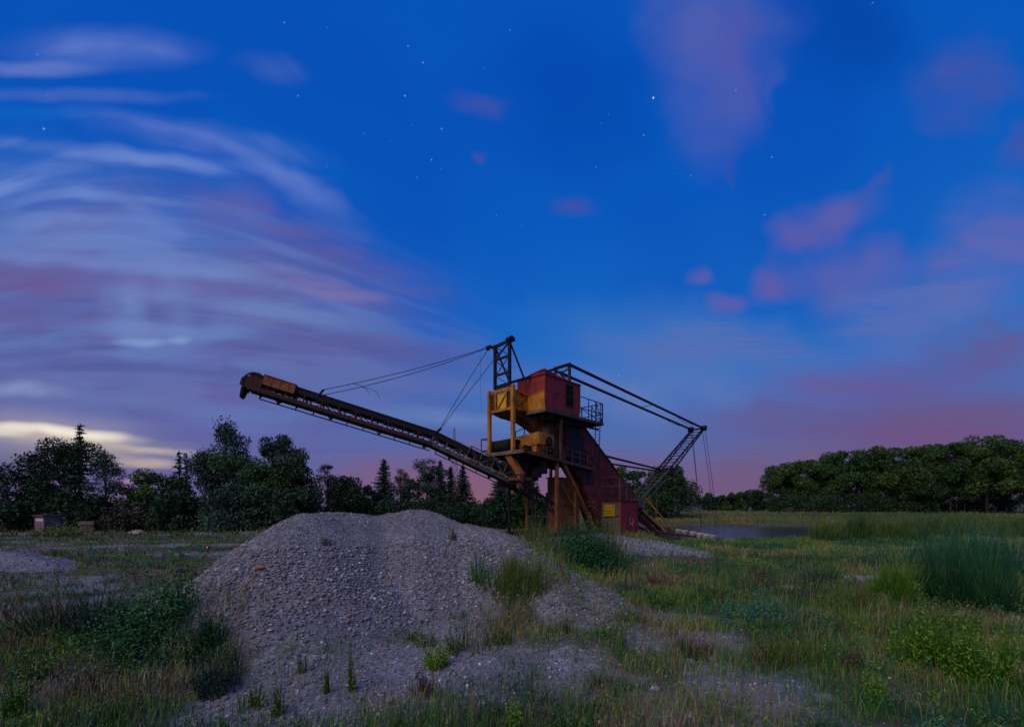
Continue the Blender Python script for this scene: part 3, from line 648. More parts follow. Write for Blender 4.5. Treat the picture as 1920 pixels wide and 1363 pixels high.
# --- substructure: turntable, legs, engine house, base
m = MB(); m.tube([(-.1,3.0,7.1),(-.1,3.0,5.7)],1.15,24); m.tube([(-.1,3.0,5.7),(-.1,3.0,5.4)],1.5,24,1); m.box(-1.4,1.2,2.0,4.2,6.9,7.4,0); m.tube([(1.2,1.5,7.2),(1.2,1.5,6.1)],.6,16); P('turntable', m, [M_DRK, M_BRN])
m = MB(); m.loft([(-2.0,2.4,7.7),(-2.0,3.2,7.7),(-1.4,3.2,7.7),(-1.4,2.4,7.7)], [(-1.9,1.3,5.9),(-1.9,1.8,5.9),(-1.3,1.8,5.9),(-1.3,1.3,5.9)]); m.bar((-1.6,1.55,6.0),(-1.5,1.6,4.7),.42,.4); m.bar((-1.5,1.6,5.3),(-.2,2.2,6.3),.3,.3); P('strut', m, M_ORG, X_, 'thick orange raking strut under the lower deck')
m = MB(); m.tube([(.4,1.4,6.6),(.4,1.4,5.7)],.5,16); m.tube([(.4,1.4,5.7),(.4,1.4,5.4)],.2,10); P('motor', m, M_BLK)
for p0, p1, w_ in (((2.67,.8,7.5),(2.67,.8,.2),.26),((3.6,.8,7.3),(9.0,.8,.6),.30),((2.9,1.2,6.0),(6.2,1.2,2.6),.16),((2.67,4.6,7.4),(2.67,4.6,.2),.26),((6.4,4.6,7.0),(6.4,4.6,.2),.24),((5.6,.8,4.5),(5.6,.8,.2),.16)):
    m = MB(); m.bar(p0, p1, w_, w_*1.1); P('leg', m, M_ORG)
m = MB()
for k in range(7): m.bar((-2.5+k*.85,1.0+k*.1,5.2-k*.28),(-1.7+k*.85,1.1+k*.1,4.1-k*.3),.08)
m.bar((-2.6,.9,5.3),(3.4,1.6,3.2),.14,.2); m.bar((-2.4,.9,4.5),(3.4,1.6,2.4),.1,.14); m.bar((-2.4,3.6,5.3),(3.4,3.0,3.2),.14,.2); m.bar((-.3,1.2,4.9),(-.3,1.2,.1),.18); m.bar((-.3,4.2,4.9),(-.3,4.2,.1),.2); m.bar((1.4,1.0,4.3),(1.4,1.0,.1),.14); m.bar((-.3,1.2,.8),(1.4,1.0,3.9),.1)
m.bar((-1.2,.9,2.15),(1.2,.7,2.15),.1,.08,mi=1); m.box(-1,4.4,1.5,1.62,.5,.62,1)
P('support_frame', m, [M_DRK, M_GRY])
m = MB(); m.box(3.8,7.4,1.6,2.9,.6,5.8); m.box(3.7,7.5,1.5,3.0,5.8,5.92)
for a_ in (4.3,5.1,5.9,6.7): m.box(a_,a_+.07,1.54,1.6,.7,5.75)
m.box(3.9,7.3,1.53,1.6,3.2,3.3); P('engine_house', m, M_ORG)
m = MB(); m.box(-1.5,10.2,.4,1.0,.25,.6); m.box(-1.5,10.2,4.4,5.0,.25,.6)
for a_ in np.arange(-1.2,10,1.3):
    for b_ in (.7,4.7): m.tube([(a_,b_-.15,.2),(a_,b_+.15,.2)],.34,12)
P('undercarriage', m, M_BRN)
# --- conveyor boom in two straight runs with a knee
T0 = W(476, 703, 33.4); T1 = W(815, 811, 37.95); T2 = W(948, 876, 40.0); T0, T1, T2 = [loc(*q) for q in (T0, T1, T2)]
T3 = T2+(T2-T1).normalized()*2.2
boom = empty('conveyor_boom'); boom.parent = X_
def frame(p, q):
    s_ = (q-p).normalized(); y_ = Vector((0,0,1)).cross(s_).normalized(); z_ = s_.cross(y_)
    Mx = Matrix((s_, y_, z_)).transposed().to_4x4(); Mx.translation = p; return Mx
def run(p, q, ls, off, greyish, top0=True):
    Mx = frame(p, q); Lr = (q-p).length; hw = .75; mats = [M_DRK, M_RST, M_GRY, M_BLK]; fr = 2 if greyish else 1
    m = MB(Mx)
    for s_ in (-1, 1):
        m.box(0, Lr, s_*hw-.04, s_*hw+.04, -.50, 0, 0)                         # upper side plates
        m.bar((0,s_*(hw+.05),-.02),(Lr,s_*(hw+.05),-.02),.1,.06,mi=fr)
    m.box(0, Lr, -.7, .7, -.16, -.10, 3)                                           # belt
    P_ = m.build('belt_plate', mats, boom)
    m = MB(Mx)
    for s_ in (-1, 1): m.box(0, Lr, s_*hw-.06, s_*hw+.06, -1.32, -1.03, fr); m.box(0, Lr, s_*hw-.02, s_*hw+.12, -1.05, -1.0, fr)
    m.box(0, Lr, -.68, .68, -1.30, -1.24, 0)
    m.build('lower_chord', mats, boom)
    m = MB(Mx); n = int(Lr/1.25); d = Lr/n
    for k in range(n+1):
        for s_ in (-1, 1):
            m.box(k*d-.05, k*d+.05, s_*hw-.06, s_*hw+.06, -1.03, -.50, fr)
            if k < n:
                a_, b_ = (k*d, (k+1)*d)
                m.bar((a_+.1,s_*hw,-1.02) if k % 2 else (a_+.1,s_*hw,-.52), (b_-.1,s_*hw,-.52) if k % 2 else (b_-.1,s_*hw,-1.02), .05, .06, mi=fr)
                m.bar((a_,s_*hw*.9,-.78),(b_,s_*hw*.9,-.78),.035,.04,mi=fr)
        m.tube([(k*d,-hw,-.62),(k*d,hw,-.62)],.08,8,fr); m.bar((k*d,-hw,-.9),(k*d,0,-.55),.07,mi=fr)
        m.tube([(k*d+.5,-.65,-.85),(k*d+.5,.65,-.85)],.06,6,fr)
    m.build('lattice', mats, boom)
    m = MB(Mx); rnd = random.Random(int(Lr*10))
    for s_ in (.15, .3):
        m.bar((.8,s_*.72,-1.66),(Lr,s_*.72,-1.66),.06,.07,mi=0)
        for k in range(n):
            q_ = .8+k*d
            if q_ < Lr: m.bar((q_,s_*.72,-1.32),(q_,s_*.72,-1.66),.07,mi=0)
            if k % 3 == 1: m.bar((q_-.25,s_*.72,-1.33),(q_,s_*.72,-1.6),.08,mi=0); m.bar((q_+.25,s_*.72,-1.33),(q_,s_*.72,-1.6),.08,mi=0)
    for k in range(0,n,2): m.tube([(.8+k*d,-.5,-1.4),(.8+k*d,.6,-1.4)],.05,6,0)
    m.build('lower_rail', mats, boom)
    return Mx, Lr
Mx, Lr = run(T0, T1, 0, 0, False); My, Ly = run(T1, T3, 0, 0, True)
# wider truss at the root
m = MB(My)
for s_ in (-1.0, 1.0):
    m.bar((Ly*.35,s_,.15),(Ly*1.0,s_,.15),.09); m.bar((Ly*.35,s_,-.95),(Ly*1.0,s_,-.95),.09)
    n = 5
    for k in range(n+1):
        q_ = Ly*(.35+.65*k/n); m.bar((q_,s_,-.95),(q_,s_,.15),.07)
        if k < n: q2 = Ly*(.35+.65*(k+1)/n); m.bar((q_,s_,-.95 if k % 2 else .15),(q2,s_,.15 if k % 2 else -.95),.06)
m.build('root_truss', M_GRY, boom)
# head: hood, drum, cover, bracket
m = MB(Mx)
pts = [( -.35+.95*math.cos(t)*1.0, math.sin(t)) for t in np.linspace(math.pi*1.02, math.pi*.35, 9)]
for s_ in (-.8, .8):
    arc = [Vector((.48+.86*math.cos(t), s_, -.82+.86*math.sin(t))) for t in np.linspace(math.pi*1.2, math.pi*.42, 12)]
    for a_, b_ in zip(arc[:-1], arc[1:]): m.bar(a_, b_, .1, .12)
    m.bar(arc[7], Vector((.3,s_,-.8)), .09)
for j in (0,1,2,3,4,7,10):
    a_ = arc[j]; m.bar(Vector((a_.x,-.8,a_.z)), Vector((a_.x,.8,a_.z)), .12 if j < 5 else .05)
m.prism([(-.5,-.82,-1.2),(.9,-.82,-1.3),(.9,-.82,-.35),(.2,-.82,-.2),(-.5,-.82,-.6)], (0,.05,0)); m.prism([(-.5,.77,-1.2),(.9,.77,-1.3),(.9,.77,-.35),(.2,.77,-.2),(-.5,.77,-.6)], (0,.05,0))
m.build('head_hood', M_RST, boom)
m = MB(Mx); m.tube([(.2,-.74,-.75),(.2,.74,-.75)],.45,20); m.build('head_drum', M_BLK, boom)
m = MB(Mx); m.prism([(-.45,-.5,-1.25),(-.15,-.5,-1.3),(-.25,-.5,-1.9),(-.36,-.5,-2.05)], (0,1.0,0)); m.build('rubber_scraper', M_BLK, boom)
m = MB(Mx); m.box(.95,3.2,-.95,.95,-.66,.06); m.box(.9,3.25,-1.0,1.0,.06,.12)
for a_ in (1.5,2.1,2.7): m.box(a_,a_+.05,-.98,.98,-.62,.05)
m.build('cover', M_ORG, boom)['label'] = 'rust-red box cover near the boom tip'
for s_ in (-.8,.8):
    m = MB(Mx); m.bar((4.9,s_,-.2),(5.15,s_,.42),.12,.16); m.build('cable_bracket', M_DRK, boom)
    m = MB(My); m.bar((-.0,s_,-.3),(.3,s_,.42),.14,.2); m.build('cable_bracket', M_DRK, boom)
# cables from mast to boom
def sag(p, q, s_, n=10): return [p.lerp(q, i/n)-Vector((0,0,4*s_*(i/n)*(1-i/n))) for i in range(n+1)]
mt = Vector((-2.5,4.62,17.75)); mt2 = Vector((-2.0,2.4,17.95))
for src, M_, l_, y_, s_ in ((mt,Mx,5.15,.8,.35),(mt2,Mx,5.15,-.8,.30),(mt,My,.3,.8,-.1),(mt2,My,.3,-.8,-.1)):
    m = MB(); q_ = M_ @ Vector((l_,y_,.42)); m.tube(sag(src, q_, s_), .028, 4); P('stay_cable', m, M_WIRE)
for y_, u_, ln in ((.8,.80,1.1),(-.8,.86,.9)):
    e_ = sag(mt if y_ > 0 else mt2, Mx @ Vector((5.15,y_,.42)), .35 if y_ > 0 else .30, 100)[int(u_*100)]
    m = MB(); m.tube([e_, e_+Vector((.5,-.5,-.12))*ln, e_+Vector((.9,-.9,-.45))*ln, e_+Vector((1.05,-1.05,-.85))*ln], .02, 4); P('loose_wire', m, M_WIRE)
e_ = mt.lerp(Mx @ Vector((5.15,.8,.42)), .06)-Vector((0,0,.1)); m = MB(); m.tube([e_, e_-Vector((0,0,3)), e_-Vector((-.15,0,5.6))], .015, 4)
P('loose_wire', m, M_WIRE)
# ================================================================ foliage materials
def leafmat(name, stops, rough=.6, nscale=.8):
    t = MT(name); a = t.n('ShaderNodeAttribute', attribute_name='tint').outputs['Fac']
    oi = t.n('ShaderNodeObjectInfo').outputs['Random']
    f = t.n('ShaderNodeMath', operation='MULTIPLY_ADD'); t.l(oi, f.inputs[0]); f.inputs[1].default_value = .25; t.l(a, f.inputs[2])
    g = t.n('ShaderNodeMath', operation='ADD'); t.l(f.outputs[0], g.inputs[0]); g.inputs[1].default_value = -.12
    t.out(t.ramp(g.outputs[0], stops)); t.b.inputs['Roughness'].default_value = rough
    return t.m
L_DARK = leafmat('dark_green_foliage', [(0,(.008,.025,.008)),(.45,(.018,.05,.012)),(.8,(.045,.08,.018)),(1,(.07,.09,.02))])
L_MID = leafmat('mid_green_foliage', [(0,(.015,.05,.012)),(.45,(.035,.095,.018)),(.8,(.075,.14,.025)),(1,(.12,.15,.03))])
L_GREY = leafmat('grey_green_foliage', [(0,(.015,.04,.022)),(.5,(.035,.075,.04)),(1,(.08,.13,.07))])
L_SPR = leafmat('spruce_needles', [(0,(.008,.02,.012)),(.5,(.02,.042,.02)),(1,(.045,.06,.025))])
L_BROWN = leafmat('bronze_foliage', [(0,(.03,.025,.015)),(.5,(.07,.055,.03)),(1,(.11,.09,.04))])
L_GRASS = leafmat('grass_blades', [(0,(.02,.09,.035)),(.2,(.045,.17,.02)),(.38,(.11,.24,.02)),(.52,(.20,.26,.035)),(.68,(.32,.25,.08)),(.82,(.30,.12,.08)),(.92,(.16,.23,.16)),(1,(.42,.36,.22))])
L_REED = leafmat('reed_blades', [(0,(.04,.10,.02)),(.4,(.12,.16,.02)),(.7,(.22,.20,.03)),(1,(.28,.18,.06))])
L_BRIGHT = leafmat('bright_weed_leaves', [(0,(.03,.12,.006)),(.4,(.09,.23,.010)),(.8,(.20,.31,.015)),(1,(.30,.32,.04))])
L_OLIVE = leafmat('olive_weed_leaves', [(0,(.05,.09,.015)),(.5,(.15,.19,.03)),(1,(.27,.24,.06))])
L_TEAL = leafmat('blue_green_leaves', [(0,(.015,.08,.045)),(.5,(.03,.15,.08)),(1,(.08,.22,.13))])
L_RUST = leafmat('reddish_weed_leaves', [(0,(.05,.03,.02)),(.5,(.15,.06,.04)),(1,(.24,.10,.06))])
L_DEEP = leafmat('deep_green_leaves', [(0,(.007,.04,.012)),(.5,(.016,.10,.022)),(1,(.04,.17,.03))])
M = MT('bark'); M.out(M.ramp(M.noise(3, 5, .6, None, (1,1,.2)), [(.3,(.015,.011,.009)),(.7,(.05,.04,.03))])); BARK = M.m
def quads(cen, dirs, nrm, ln, wd):
    """one diamond leaf per row"""
    dirs = dirs/np.linalg.norm(dirs, axis=1, keepdims=True)
    side = np.cross(dirs, nrm); side /= np.linalg.norm(side, axis=1, keepdims=True)+1e-9
    ln = ln[:,None]; wd = wd[:,None]
    v = np.stack([cen-dirs*ln*.5, cen+side*wd*.5, cen+dirs*ln*.5, cen-side*wd*.5], 1)
    return v.reshape(-1, 3)
def rnd_unit(r, n): v = r.normal(size=(n,3)); return v/np.linalg.norm(v, axis=1, keepdims=True)
def leaf_mesh(name, v, tint, mat, parent):
    return np_mesh(name, v, np.arange(len(v), dtype=np.int32), 4, mat, parent, attr=np.repeat(tint, 4))
def broadleaf(name, h, wd, seed, n, mat, leaf=.3, loose=0.0, base=.12, drop=0.0, lobes=None, lean=0):
    r = np.random.default_rng(seed); root = empty(name); L_ = lobes or int(12+h*1.1)
    # crown lobes
    cz = []; cen = []; rad_ = []
    for i in range(L_):
        t = r.random()**.8; z = h*(base+.06+(1-base-.14)*t)
        prof_ = math.sin(math.pi*min(1, (.25+.58*t)))**.7
        rr = wd*.5*prof_*math.sqrt(r.random())*.85; a = r.random()*6.283
        cen.append((math.cos(a)*rr+lean*t*t*h, math.sin(a)*rr, z)); rad_.append(wd*r.uniform(.15,.27)*(1-.3*loose)*(1.1-.35*t))
    cen.append((lean*h, 0, h*.90)); rad_.append(wd*.13)
    cen = np.array(cen); rad_ = np.array(rad_)
    k = r.choice(len(rad_), size=n, p=rad_**1.7/np.sum(rad_**1.7)); u = rnd_unit(r, n)
    rr = rad_[k]*(.45+.6*r.random(n)**.6)*(1+.35*loose*r.normal(size=n))
    p = cen[k]+u*rr[:,None]*np.array([1,1,.85])
    if drop: p[:,2] -= drop*r.random(n)**1.5*rad_[k]*2.2
    p[:,2] = np.maximum(p[:,2], base*h*.5*r.random(n)+.1)
    d = rnd_unit(r, n); d[:,2] -= .4+drop; s_ = leaf*(.55+.9*r.random(n))
    clump = r.random(len(rad_))[k]
    tint = np.clip(.28+.38*clump+.09*r.normal(size=n), 0, 1)
    leaf_mesh('crown', quads(p, d, rnd_unit(r, n), s_*1.25, s_*(.5-.15*loose)), tint, mat, root)
    m = MB(); tr = .011*h+.05
    m.tube([(0,0,-.4),(0,0,h*.15),(lean*h*.2,.05*wd*.2,h*.45),(lean*h*.8,0,h*.86)], [tr*1.3,tr,tr*.7,tr*.15], 7)
    for i in r.choice(len(cen), min(len(cen), 14), replace=False):
        z0 = cen[i][2]*r.uniform(.35,.7); s0 = Vector((lean*h*(z0/h)**2,0,z0)); e = Vector(cen[i])
        m.tube([s0, s0.lerp(e,.5)+Vector((0,0,-.05*h*.3)), e], [tr*.4,tr*.25,tr*.06], 5)
    m.build('trunk', BARK, root)
    return root
def spruce(name, h, wd, seed, mat=None, sparse=0.0, gap_top=0.0, leaf=.34, low=.06):
    r = np.random.default_rng(seed); root = empty(name); P_=[]; D_=[]; S_=[]; T_=[]
    z = h*low; m = MB(); tr = .014*h+.05
    m.tube([(0,0,-.3),(0,0,h*.5),(0,0,h)], [tr*1.2,tr*.7,.02], 7)
    while z < h*.985:
        t = (z/h); R_ = wd*.5*(1-t)**(.85)*(1.0)+.18
        nb = max(4, int((9-4*t)*(1-sparse*.5)))
        a0 = r.random()*6.28
        zc = z
        for b in range(nb):
            if r.random() < sparse*.30: continue
            z = zc+r.uniform(-.5,.5)*.045*h*(1-t*.5)
            a = a0+b*6.283/nb+r.normal()*.25; L_ = R_*r.uniform(.6,1.18)
            k = max(3, int(L_/leaf*2.6)); s = np.linspace(.12, 1, k); droop = -.34*L_*s+.22*L_*s**3
            px = np.cos(a)*L_*s; py = np.sin(a)*L_*s; pz = z+droop
            dirv = np.array([math.cos(a), math.sin(a), -.25])
            for rep in (0,1,2):
                off = r.normal(size=(k,3))*np.array([.16,.16,.12])*leaf*2
                P_.append(np.stack([px,py,pz],1)+off)
                dd = np.tile(dirv,(k,1))+r.normal(size=(k,3))*.55; dd[:,2] -= .45*rep; D_.append(dd)
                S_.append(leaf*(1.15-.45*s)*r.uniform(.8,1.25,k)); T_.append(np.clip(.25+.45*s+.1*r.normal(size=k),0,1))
            if b % 2 == 0: m.tube([(0,0,z),(px[-1]*.9,py[-1]*.9,pz[-1])],[tr*.2,.015],4)
        z = zc+(.022+.014*(1-t))*h*r.uniform(.8,1.2)*(1+sparse*.8)
    P_=np.concatenate(P_);D_=np.concatenate(D_);S_=np.concatenate(S_);T_=np.concatenate(T_)
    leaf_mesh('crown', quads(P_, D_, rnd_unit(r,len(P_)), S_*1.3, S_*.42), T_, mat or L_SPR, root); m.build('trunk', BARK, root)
    return root
def copy_tree(o):
    c = o.copy(); C.objects.link(c)
    for ch in o.children: d = ch.copy(); C.objects.link(d); d.parent = c
    return c
def put(o, px, base_py, Yd, label, cat, group, sx=1, sz=1, rz=0, z=None):
    q = W(px, base_py, Yd); o.location = (q.x, Yd, gz(q.x, Yd)-.1 if z is None else z); o.scale = (sx, sx, sz); o.rotation_euler = (0,0,rz)
    tag(o, label, cat, group); return o
def HT(top, Yd, x=0, px=None):   # height a tree needs for its top to stand at this row
    return CAMZ+(PY-top)/F*Yd-gz((px-PX)/F*Yd, Yd)+.1
GL = 'trees along the left edge of the clearing'; GC = 'trees behind the conveyor boom'; GR = 'trees of the wood on the right'; GF = 'small trees on the far bank'
def BT(px, top, w_, Yd, label, seed, mat=L_DARK, grp=GL, n=5200, leaf=.33, cat='tree', name='broadleaf_tree', **k):
    h = HT(top, Yd, px=px); wd = w_*Yd/F; o = broadleaf(name, h, wd, seed, n, mat, leaf, **k); return put(o, px, PY, Yd, label, cat, grp)
def ST(px, top, w_, Yd, label, seed, grp=GL, **k):
    w_ *= 1.4 if grp == GC else 1.0
    h = HT(top, Yd, px=px); wd = w_*Yd/F; o = spruce('spruce_tree', h, wd, seed, **k); return put(o, px, PY, Yd, label, 'spruce', grp)
# ---- left group
BT(14, 878, 95, 56, 'pale see-through leafy tree cut by the left edge of the view', 1, L_GREY, loose=.6, n=2800, base=.1)
BT(82, 850, 120, 58, 'dark leafy tree leaning over the small pinkish hut', 2, L_DARK, n=6500, base=.04, lean=-.05)
BT(140, 824, 120, 60, 'broad dark tree wrapped round the tall spire spruce', 3, L_DARK, n=12500, base=.02, loose=.3)
ST(150, 794, 80, 62, 'tallest spruce on the left with a ragged spire above dark leafy trees', 4, sparse=.2)
BT(198, 836, 70, 58, 'wispy birch with bare feathery top just right of the spire spruce', 5, L_GREY, n=4200, loose=.9, drop=.5, base=.08, leaf=.24)
BT(240, 912, 95, 60, 'low brownish bush between the spire spruce group and the rounded green bush', 6, L_BROWN, n=3800, loose=.5, base=.02, name='bush', cat='bush')
BT(300, 888, 100, 59, 'rounded green bushy tree left of the twin-topped spruce', 7, L_MID, n=8000, base=.02)
ST(336, 843, 50, 61, 'ragged dark spruce with a thin top left of the billowing tall tree', 8, sparse=.75)
ST(349, 846, 40, 63, 'slim companion spruce half hidden behind the ragged dark spruce', 9, sparse=.7)
BT(424, 784, 120, 63, 'tallest billowing tree on the left with drooping round top', 10, L_GREY, n=11000, loose=.4, drop=.5, base=.2)
BT(385, 838, 70, 62, 'drooping side tree leaning left below the billowing tall tree', 11, L_GREY, n=5000, loose=.6, drop=.5, base=.1)
BT(448, 850, 110, 58, 'dense green tree standing before the billowing tall tree', 12, L_MID, n=9000, base=.03)
BT(528, 806, 90, 62, 'tall tree with scattered open top right of the billowing tree', 13, L_DARK, n=7600, loose=.5, base=.1)
BT(548, 846, 100, 58, 'dense green tree with dark right shoulder beside the dark low hedge', 14, L_DARK, n=10000, base=.03)
BT(500, 868, 90, 57, 'mid green tree filling the gap under the open topped tree', 15, L_MID, n=7500, base=.02)
BT(445, 912, 130, 54, 'grey-green willow bush low before the dense green trees', 16, L_GREY, n=7000, base=.01, loose=.2, name='bush', cat='bush')
BT(350, 925, 130, 54, 'dark low bush below the ragged twin spruces', 17, L_DARK, n=7000, base=.01, name='bush', cat='bush')
BT(560, 925, 120, 52, 'dark low bush touching the left shoulder of the gravel heap', 18, L_DARK, n=6500, base=.01, name='bush', cat='bush')
BT(262, 945, 110, 55, 'low dark olive bush beside the pale boulder', 19, L_BROWN, n=5000, base=.01, name='bush', cat='bush')
BT(40, 945, 110, 53, 'low dark shrub left of the small pinkish hut', 20, L_DARK, n=5500, base=.01, name='bush', cat='bush')
BT(185, 935, 90, 56, 'dark shrub behind the low grey slab shed', 21, L_DARK, n=5500, base=.01, name='bush', cat='bush')
BT(125, 925, 100, 57, 'dark undergrowth bush right of the small pinkish hut', 22, L_DARK, n=6000, base=.01, name='bush', cat='bush')
# ---- centre, behind the boom
BT(614, 864, 44, 70, 'thin wispy tree alone right of the dense green trees', 30, L_BROWN, GC, n=1800, loose=.8, base=.3)
BT(656, 896, 84, 68, 'dark rounded bushy tree under the thin wispy tree', 31, L_DARK, GC, n=6500, base=.02)
BT(690, 908, 40, 70, 'small dark tree just left of the solid pointed spruce', 32, L_DARK, GC, n=3000, base=.05)
ST(720, 860, 62, 74, 'solid pointed spruce leftmost behind the conveyor boom', 33, GC)
BT(751, 872, 44, 78, 'faint wispy tree right behind the solid pointed spruce', 34, L_BROWN, GC, n=1700, loose=.8, base=.4)
BT(766, 893, 46, 76, 'grey-green tree between the pointed spruce and the bluish tree', 35, L_GREY, GC, n=3600, base=.05)
BT(800, 852, 58, 80, 'wispy tree topping the bluish group under the boom', 36, L_BROWN, GC, n=1700, loose=.8, base=.45)
ST(785, 896, 40, 76, 'sparse small spruce at the left foot of the bluish group', 37, GC, sparse=.6)
BT(815, 868, 62, 76, 'bluish green dense tree under the middle of the boom', 38, L_GREY, GC, n=7000, base=.03)
ST(825, 862, 34, 78, 'slim spruce rising out of the bluish green tree', 39, GC)
ST(845, 876, 36, 77, 'short slim spruce between the two taller ones under the boom', 40, GC)
ST(868, 872, 54, 75, 'full spruce nearest to the pink gap under the boom', 41, GC)
ST(940, 886, 78, 66, 'dark spruce directly behind the boom root', 42, GC, low=.02)
BT(985, 892, 80, 60, 'dark leafy tree behind the turntable of the excavator', 43, L_DARK, GC, n=6500, base=.02)
for i, (px, tp, w_, Yd, lb) in enumerate([(640,938,120,66,'low hedge bush above the left hump of the heap'),(720,942,120,70,'low hedge bush below the solid pointed spruce'),(800,944,120,70,'low hedge bush below the bluish green tree'),(880,944,110,66,'low hedge bush in front of the pink gap'),(945,935,90,58,'low hedge bush left of the excavator legs'),(1010,938,90,56,'low hedge bush behind the excavator legs')]):
    BT(px, tp, w_, Yd, lb, 60+i, L_DARK, 'low hedge bushes behind the heap', n=5000, base=.01, name='bush', cat='bush')
# ---- right of the machine
BT(1166, 872, 60, 100, 'loose-topped tree just right of the red casing', 70, L_MID, GF, n=5200, loose=.4, leaf=.42, base=.1)
BT(1196, 882, 60, 98, 'green tree between the red casing and the gantry', 71, L_MID, GF, n=6500, leaf=.4, base=.04)
BT(1250, 878, 98, 92, 'large dark rounded tree behind the gantry foot', 72, L_DARK, GF, n=17000, leaf=.42, base=.02, lobes=46)
for i, (px, tp, w_, lb) in enumerate([(1327,925,40,'small round dark bush first right of the big rounded tree'),(1352,930,34,'small green bush second right of the big rounded tree'),(1374,926,30,'narrow small tree in the row left of the wood'),(1388,921,26,'narrowest small tree in the row left of the wood'),(1410,918,44,'wider small tree near the left end of the wood'),(1432,924,40,'last small tree touching the left end of the wood')]):
    BT(px, tp, w_, 125, lb, 80+i, (L_DARK if i % 2 == 0 else L_MID), GF, n=3000, leaf=.5, base=.03)
L_WOOD = leafmat('yellow_green_foliage', [(0,(.02,.045,.01)),(.45,(.05,.10,.018)),(.8,(.10,.15,.025)),(1,(.15,.16,.03))])  # yellower, brighter green than the mid foliage
WOOD = [(1463,874,62),(1490,864,62),(1520,860,64),(1552,850,66),(1583,840,62),(1615,842,60),(1648,836,66),(1682,834,64),(1715,830,62),(1748,829,66),(1782,824,66),(1815,820,62),(1850,810,70),(1888,822,66),(1922,832,70)]
NTH = ['first','second','third','fourth','fifth','sixth','seventh','eighth','ninth','tenth','eleventh','twelfth','thirteenth','fourteenth','fifteenth']
EX = {0:'rounded dark end tree',12:'tallest round-topped tree',14:'last tree cut by the right edge'}
for i, (px, tp, w_) in enumerate(WOOD):
    Yd = 122-(i*1.5)+(4 if i % 2 else 0)
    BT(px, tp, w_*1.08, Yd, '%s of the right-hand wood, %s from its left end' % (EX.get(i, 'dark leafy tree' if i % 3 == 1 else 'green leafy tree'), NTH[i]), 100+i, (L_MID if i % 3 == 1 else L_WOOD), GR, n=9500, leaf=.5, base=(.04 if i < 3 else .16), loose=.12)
for i, px in enumerate(range(1470, 1930, 42)):
    BT(px, 928+(i % 3)*4, 66, 112, 'low bush at the foot of the right-hand wood, %s from its left end' % NTH[i], 130+i, L_DARK, 'bushes at the foot of the wood', n=2600, leaf=.42, base=.01, name='bush', cat='bush')

# ================================================================ other things
# power pylon and line far behind the boom
q = W(852, 900, 230); pyl = empty('power_pylon', (q.x, 230, gz(q.x, 230)), R(8)); tag(pyl, 'thin grey lattice power pylon far behind the conveyor boom', 'pylon')
m = MB(); hz = CAMZ+148*230/F-gz(q.x,230)
def pw(z): return 2.6*(1-z/hz)**1.1+.25
zz = list(np.linspace(0, hz*.97, 13))
for sx in (-1,1):
    for sy in (-1,1):
        for a_, b_ in zip(zz[:-1], zz[1:]): m.bar((sx*pw(a_),sy*pw(a_),a_),(sx*pw(b_),sy*pw(b_),b_),.22)
for a_, b_ in zip(zz[:-1], zz[1:]):
    for sy in (-1,1): m.bar((-pw(a_),sy*pw(a_),a_),(pw(b_),sy*pw(b_),b_),.12); m.bar((pw(a_),sy*pw(a_),a_),(-pw(b_),sy*pw(b_),b_),.12); m.bar((-pw(a_),sy*pw(a_),a_),(pw(a_),sy*pw(a_),a_),.1)
m.bar((0,0,hz*.95),(0,0,hz),.3); m.build('tower', M_GRY, pyl)
m = MB()
for z_, w_ in ((hz*.80,4.2),(hz*.64,5.2)):
    m.bar((-w_,0,z_),(w_,0,z_),.3); m.bar((-w_,0,z_),(0,0,z_+1.8),.16); m.bar((w_,0,z_),(0,0,z_+1.8),.16)
    for s_ in (-1,1): m.bar((s_*w_,0,z_),(s_*w_,0,z_-1.5),.14)
m.bar((0,0,hz*.64),(0,0,hz*.84),.3)
m.build('crossarm', M_GRY, pyl)
for i, (z_, py2) in enumerate(((.80,868),(.64,882))):
    for s_, d_ in ((-1,'left'),(1,'right')):
        m = MB(); a_ = Vector((q.x+s_*4.2, 230, gz(q.x,230)+hz*z_-1.5)); b_ = W(-500 if s_ < 0 else 2300, py2-25, 380)
        m.tube(sag(a_, b_, 5, 20), .022, 4); tag(m.build('power_line', M_WIRE), '%s faint power line running %s from the pylon' % ('upper' if i == 0 else 'lower', d_), 'power line', 'power lines')
# hut on the left
hx = (86-PX)/F*52; hut = empty('hut', (hx, 52, gz(hx, 52)), R(-12)); tag(hut, 'small pinkish hut with a pale window band under dark trees', 'hut')
z0 = 0; k_ = 52/F
m = MB(); m.box(-.72,.72,-.6,1.6,.0,1.9,0); m.box(-.78,-.70,-.64,-.6,0,1.95,0); m.build('wall', paint('pinkish_board', (.34,.20,.20), (.2,.11,.1), .5), hut)
m = MB(); m.box(-.85,.85,-.8,1.8,1.9,2.03); m.build('roof', M_CONC, hut)
m = MB(); m.box(-.62,.6,-.63,-.602,1.28,1.58); m.build('window', paint('pale_window', (.75,.66,.68), (.5,.4,.4), .7), hut)
m = MB(); m.box(.2,.24,-.62,-.6,.1,1.1); m.box(-.3,-.26,-.62,-.6,.1,1.1); m.build('wall_batten', M_CONC, hut)
hx = (167-PX)/F*53; sh = empty('slab_shed', (hx, 53, gz(hx,53)), R(6)); tag(sh, 'low grey slab stack half hidden in weeds right of the hut', 'slab stack')
m = MB(); m.box(-.95,.85,-.4,.5,.75,1.2); m.build('slab', M_CONC, sh)
m = MB(); m.box(-.8,.75,-.3,.4,.42,.75); m.build('middle_slab', M_BRN, sh)
m = MB(); m.box(-1.0,.95,-.45,.5,0,.42); m.build('lower_slab', M_CONC, sh)
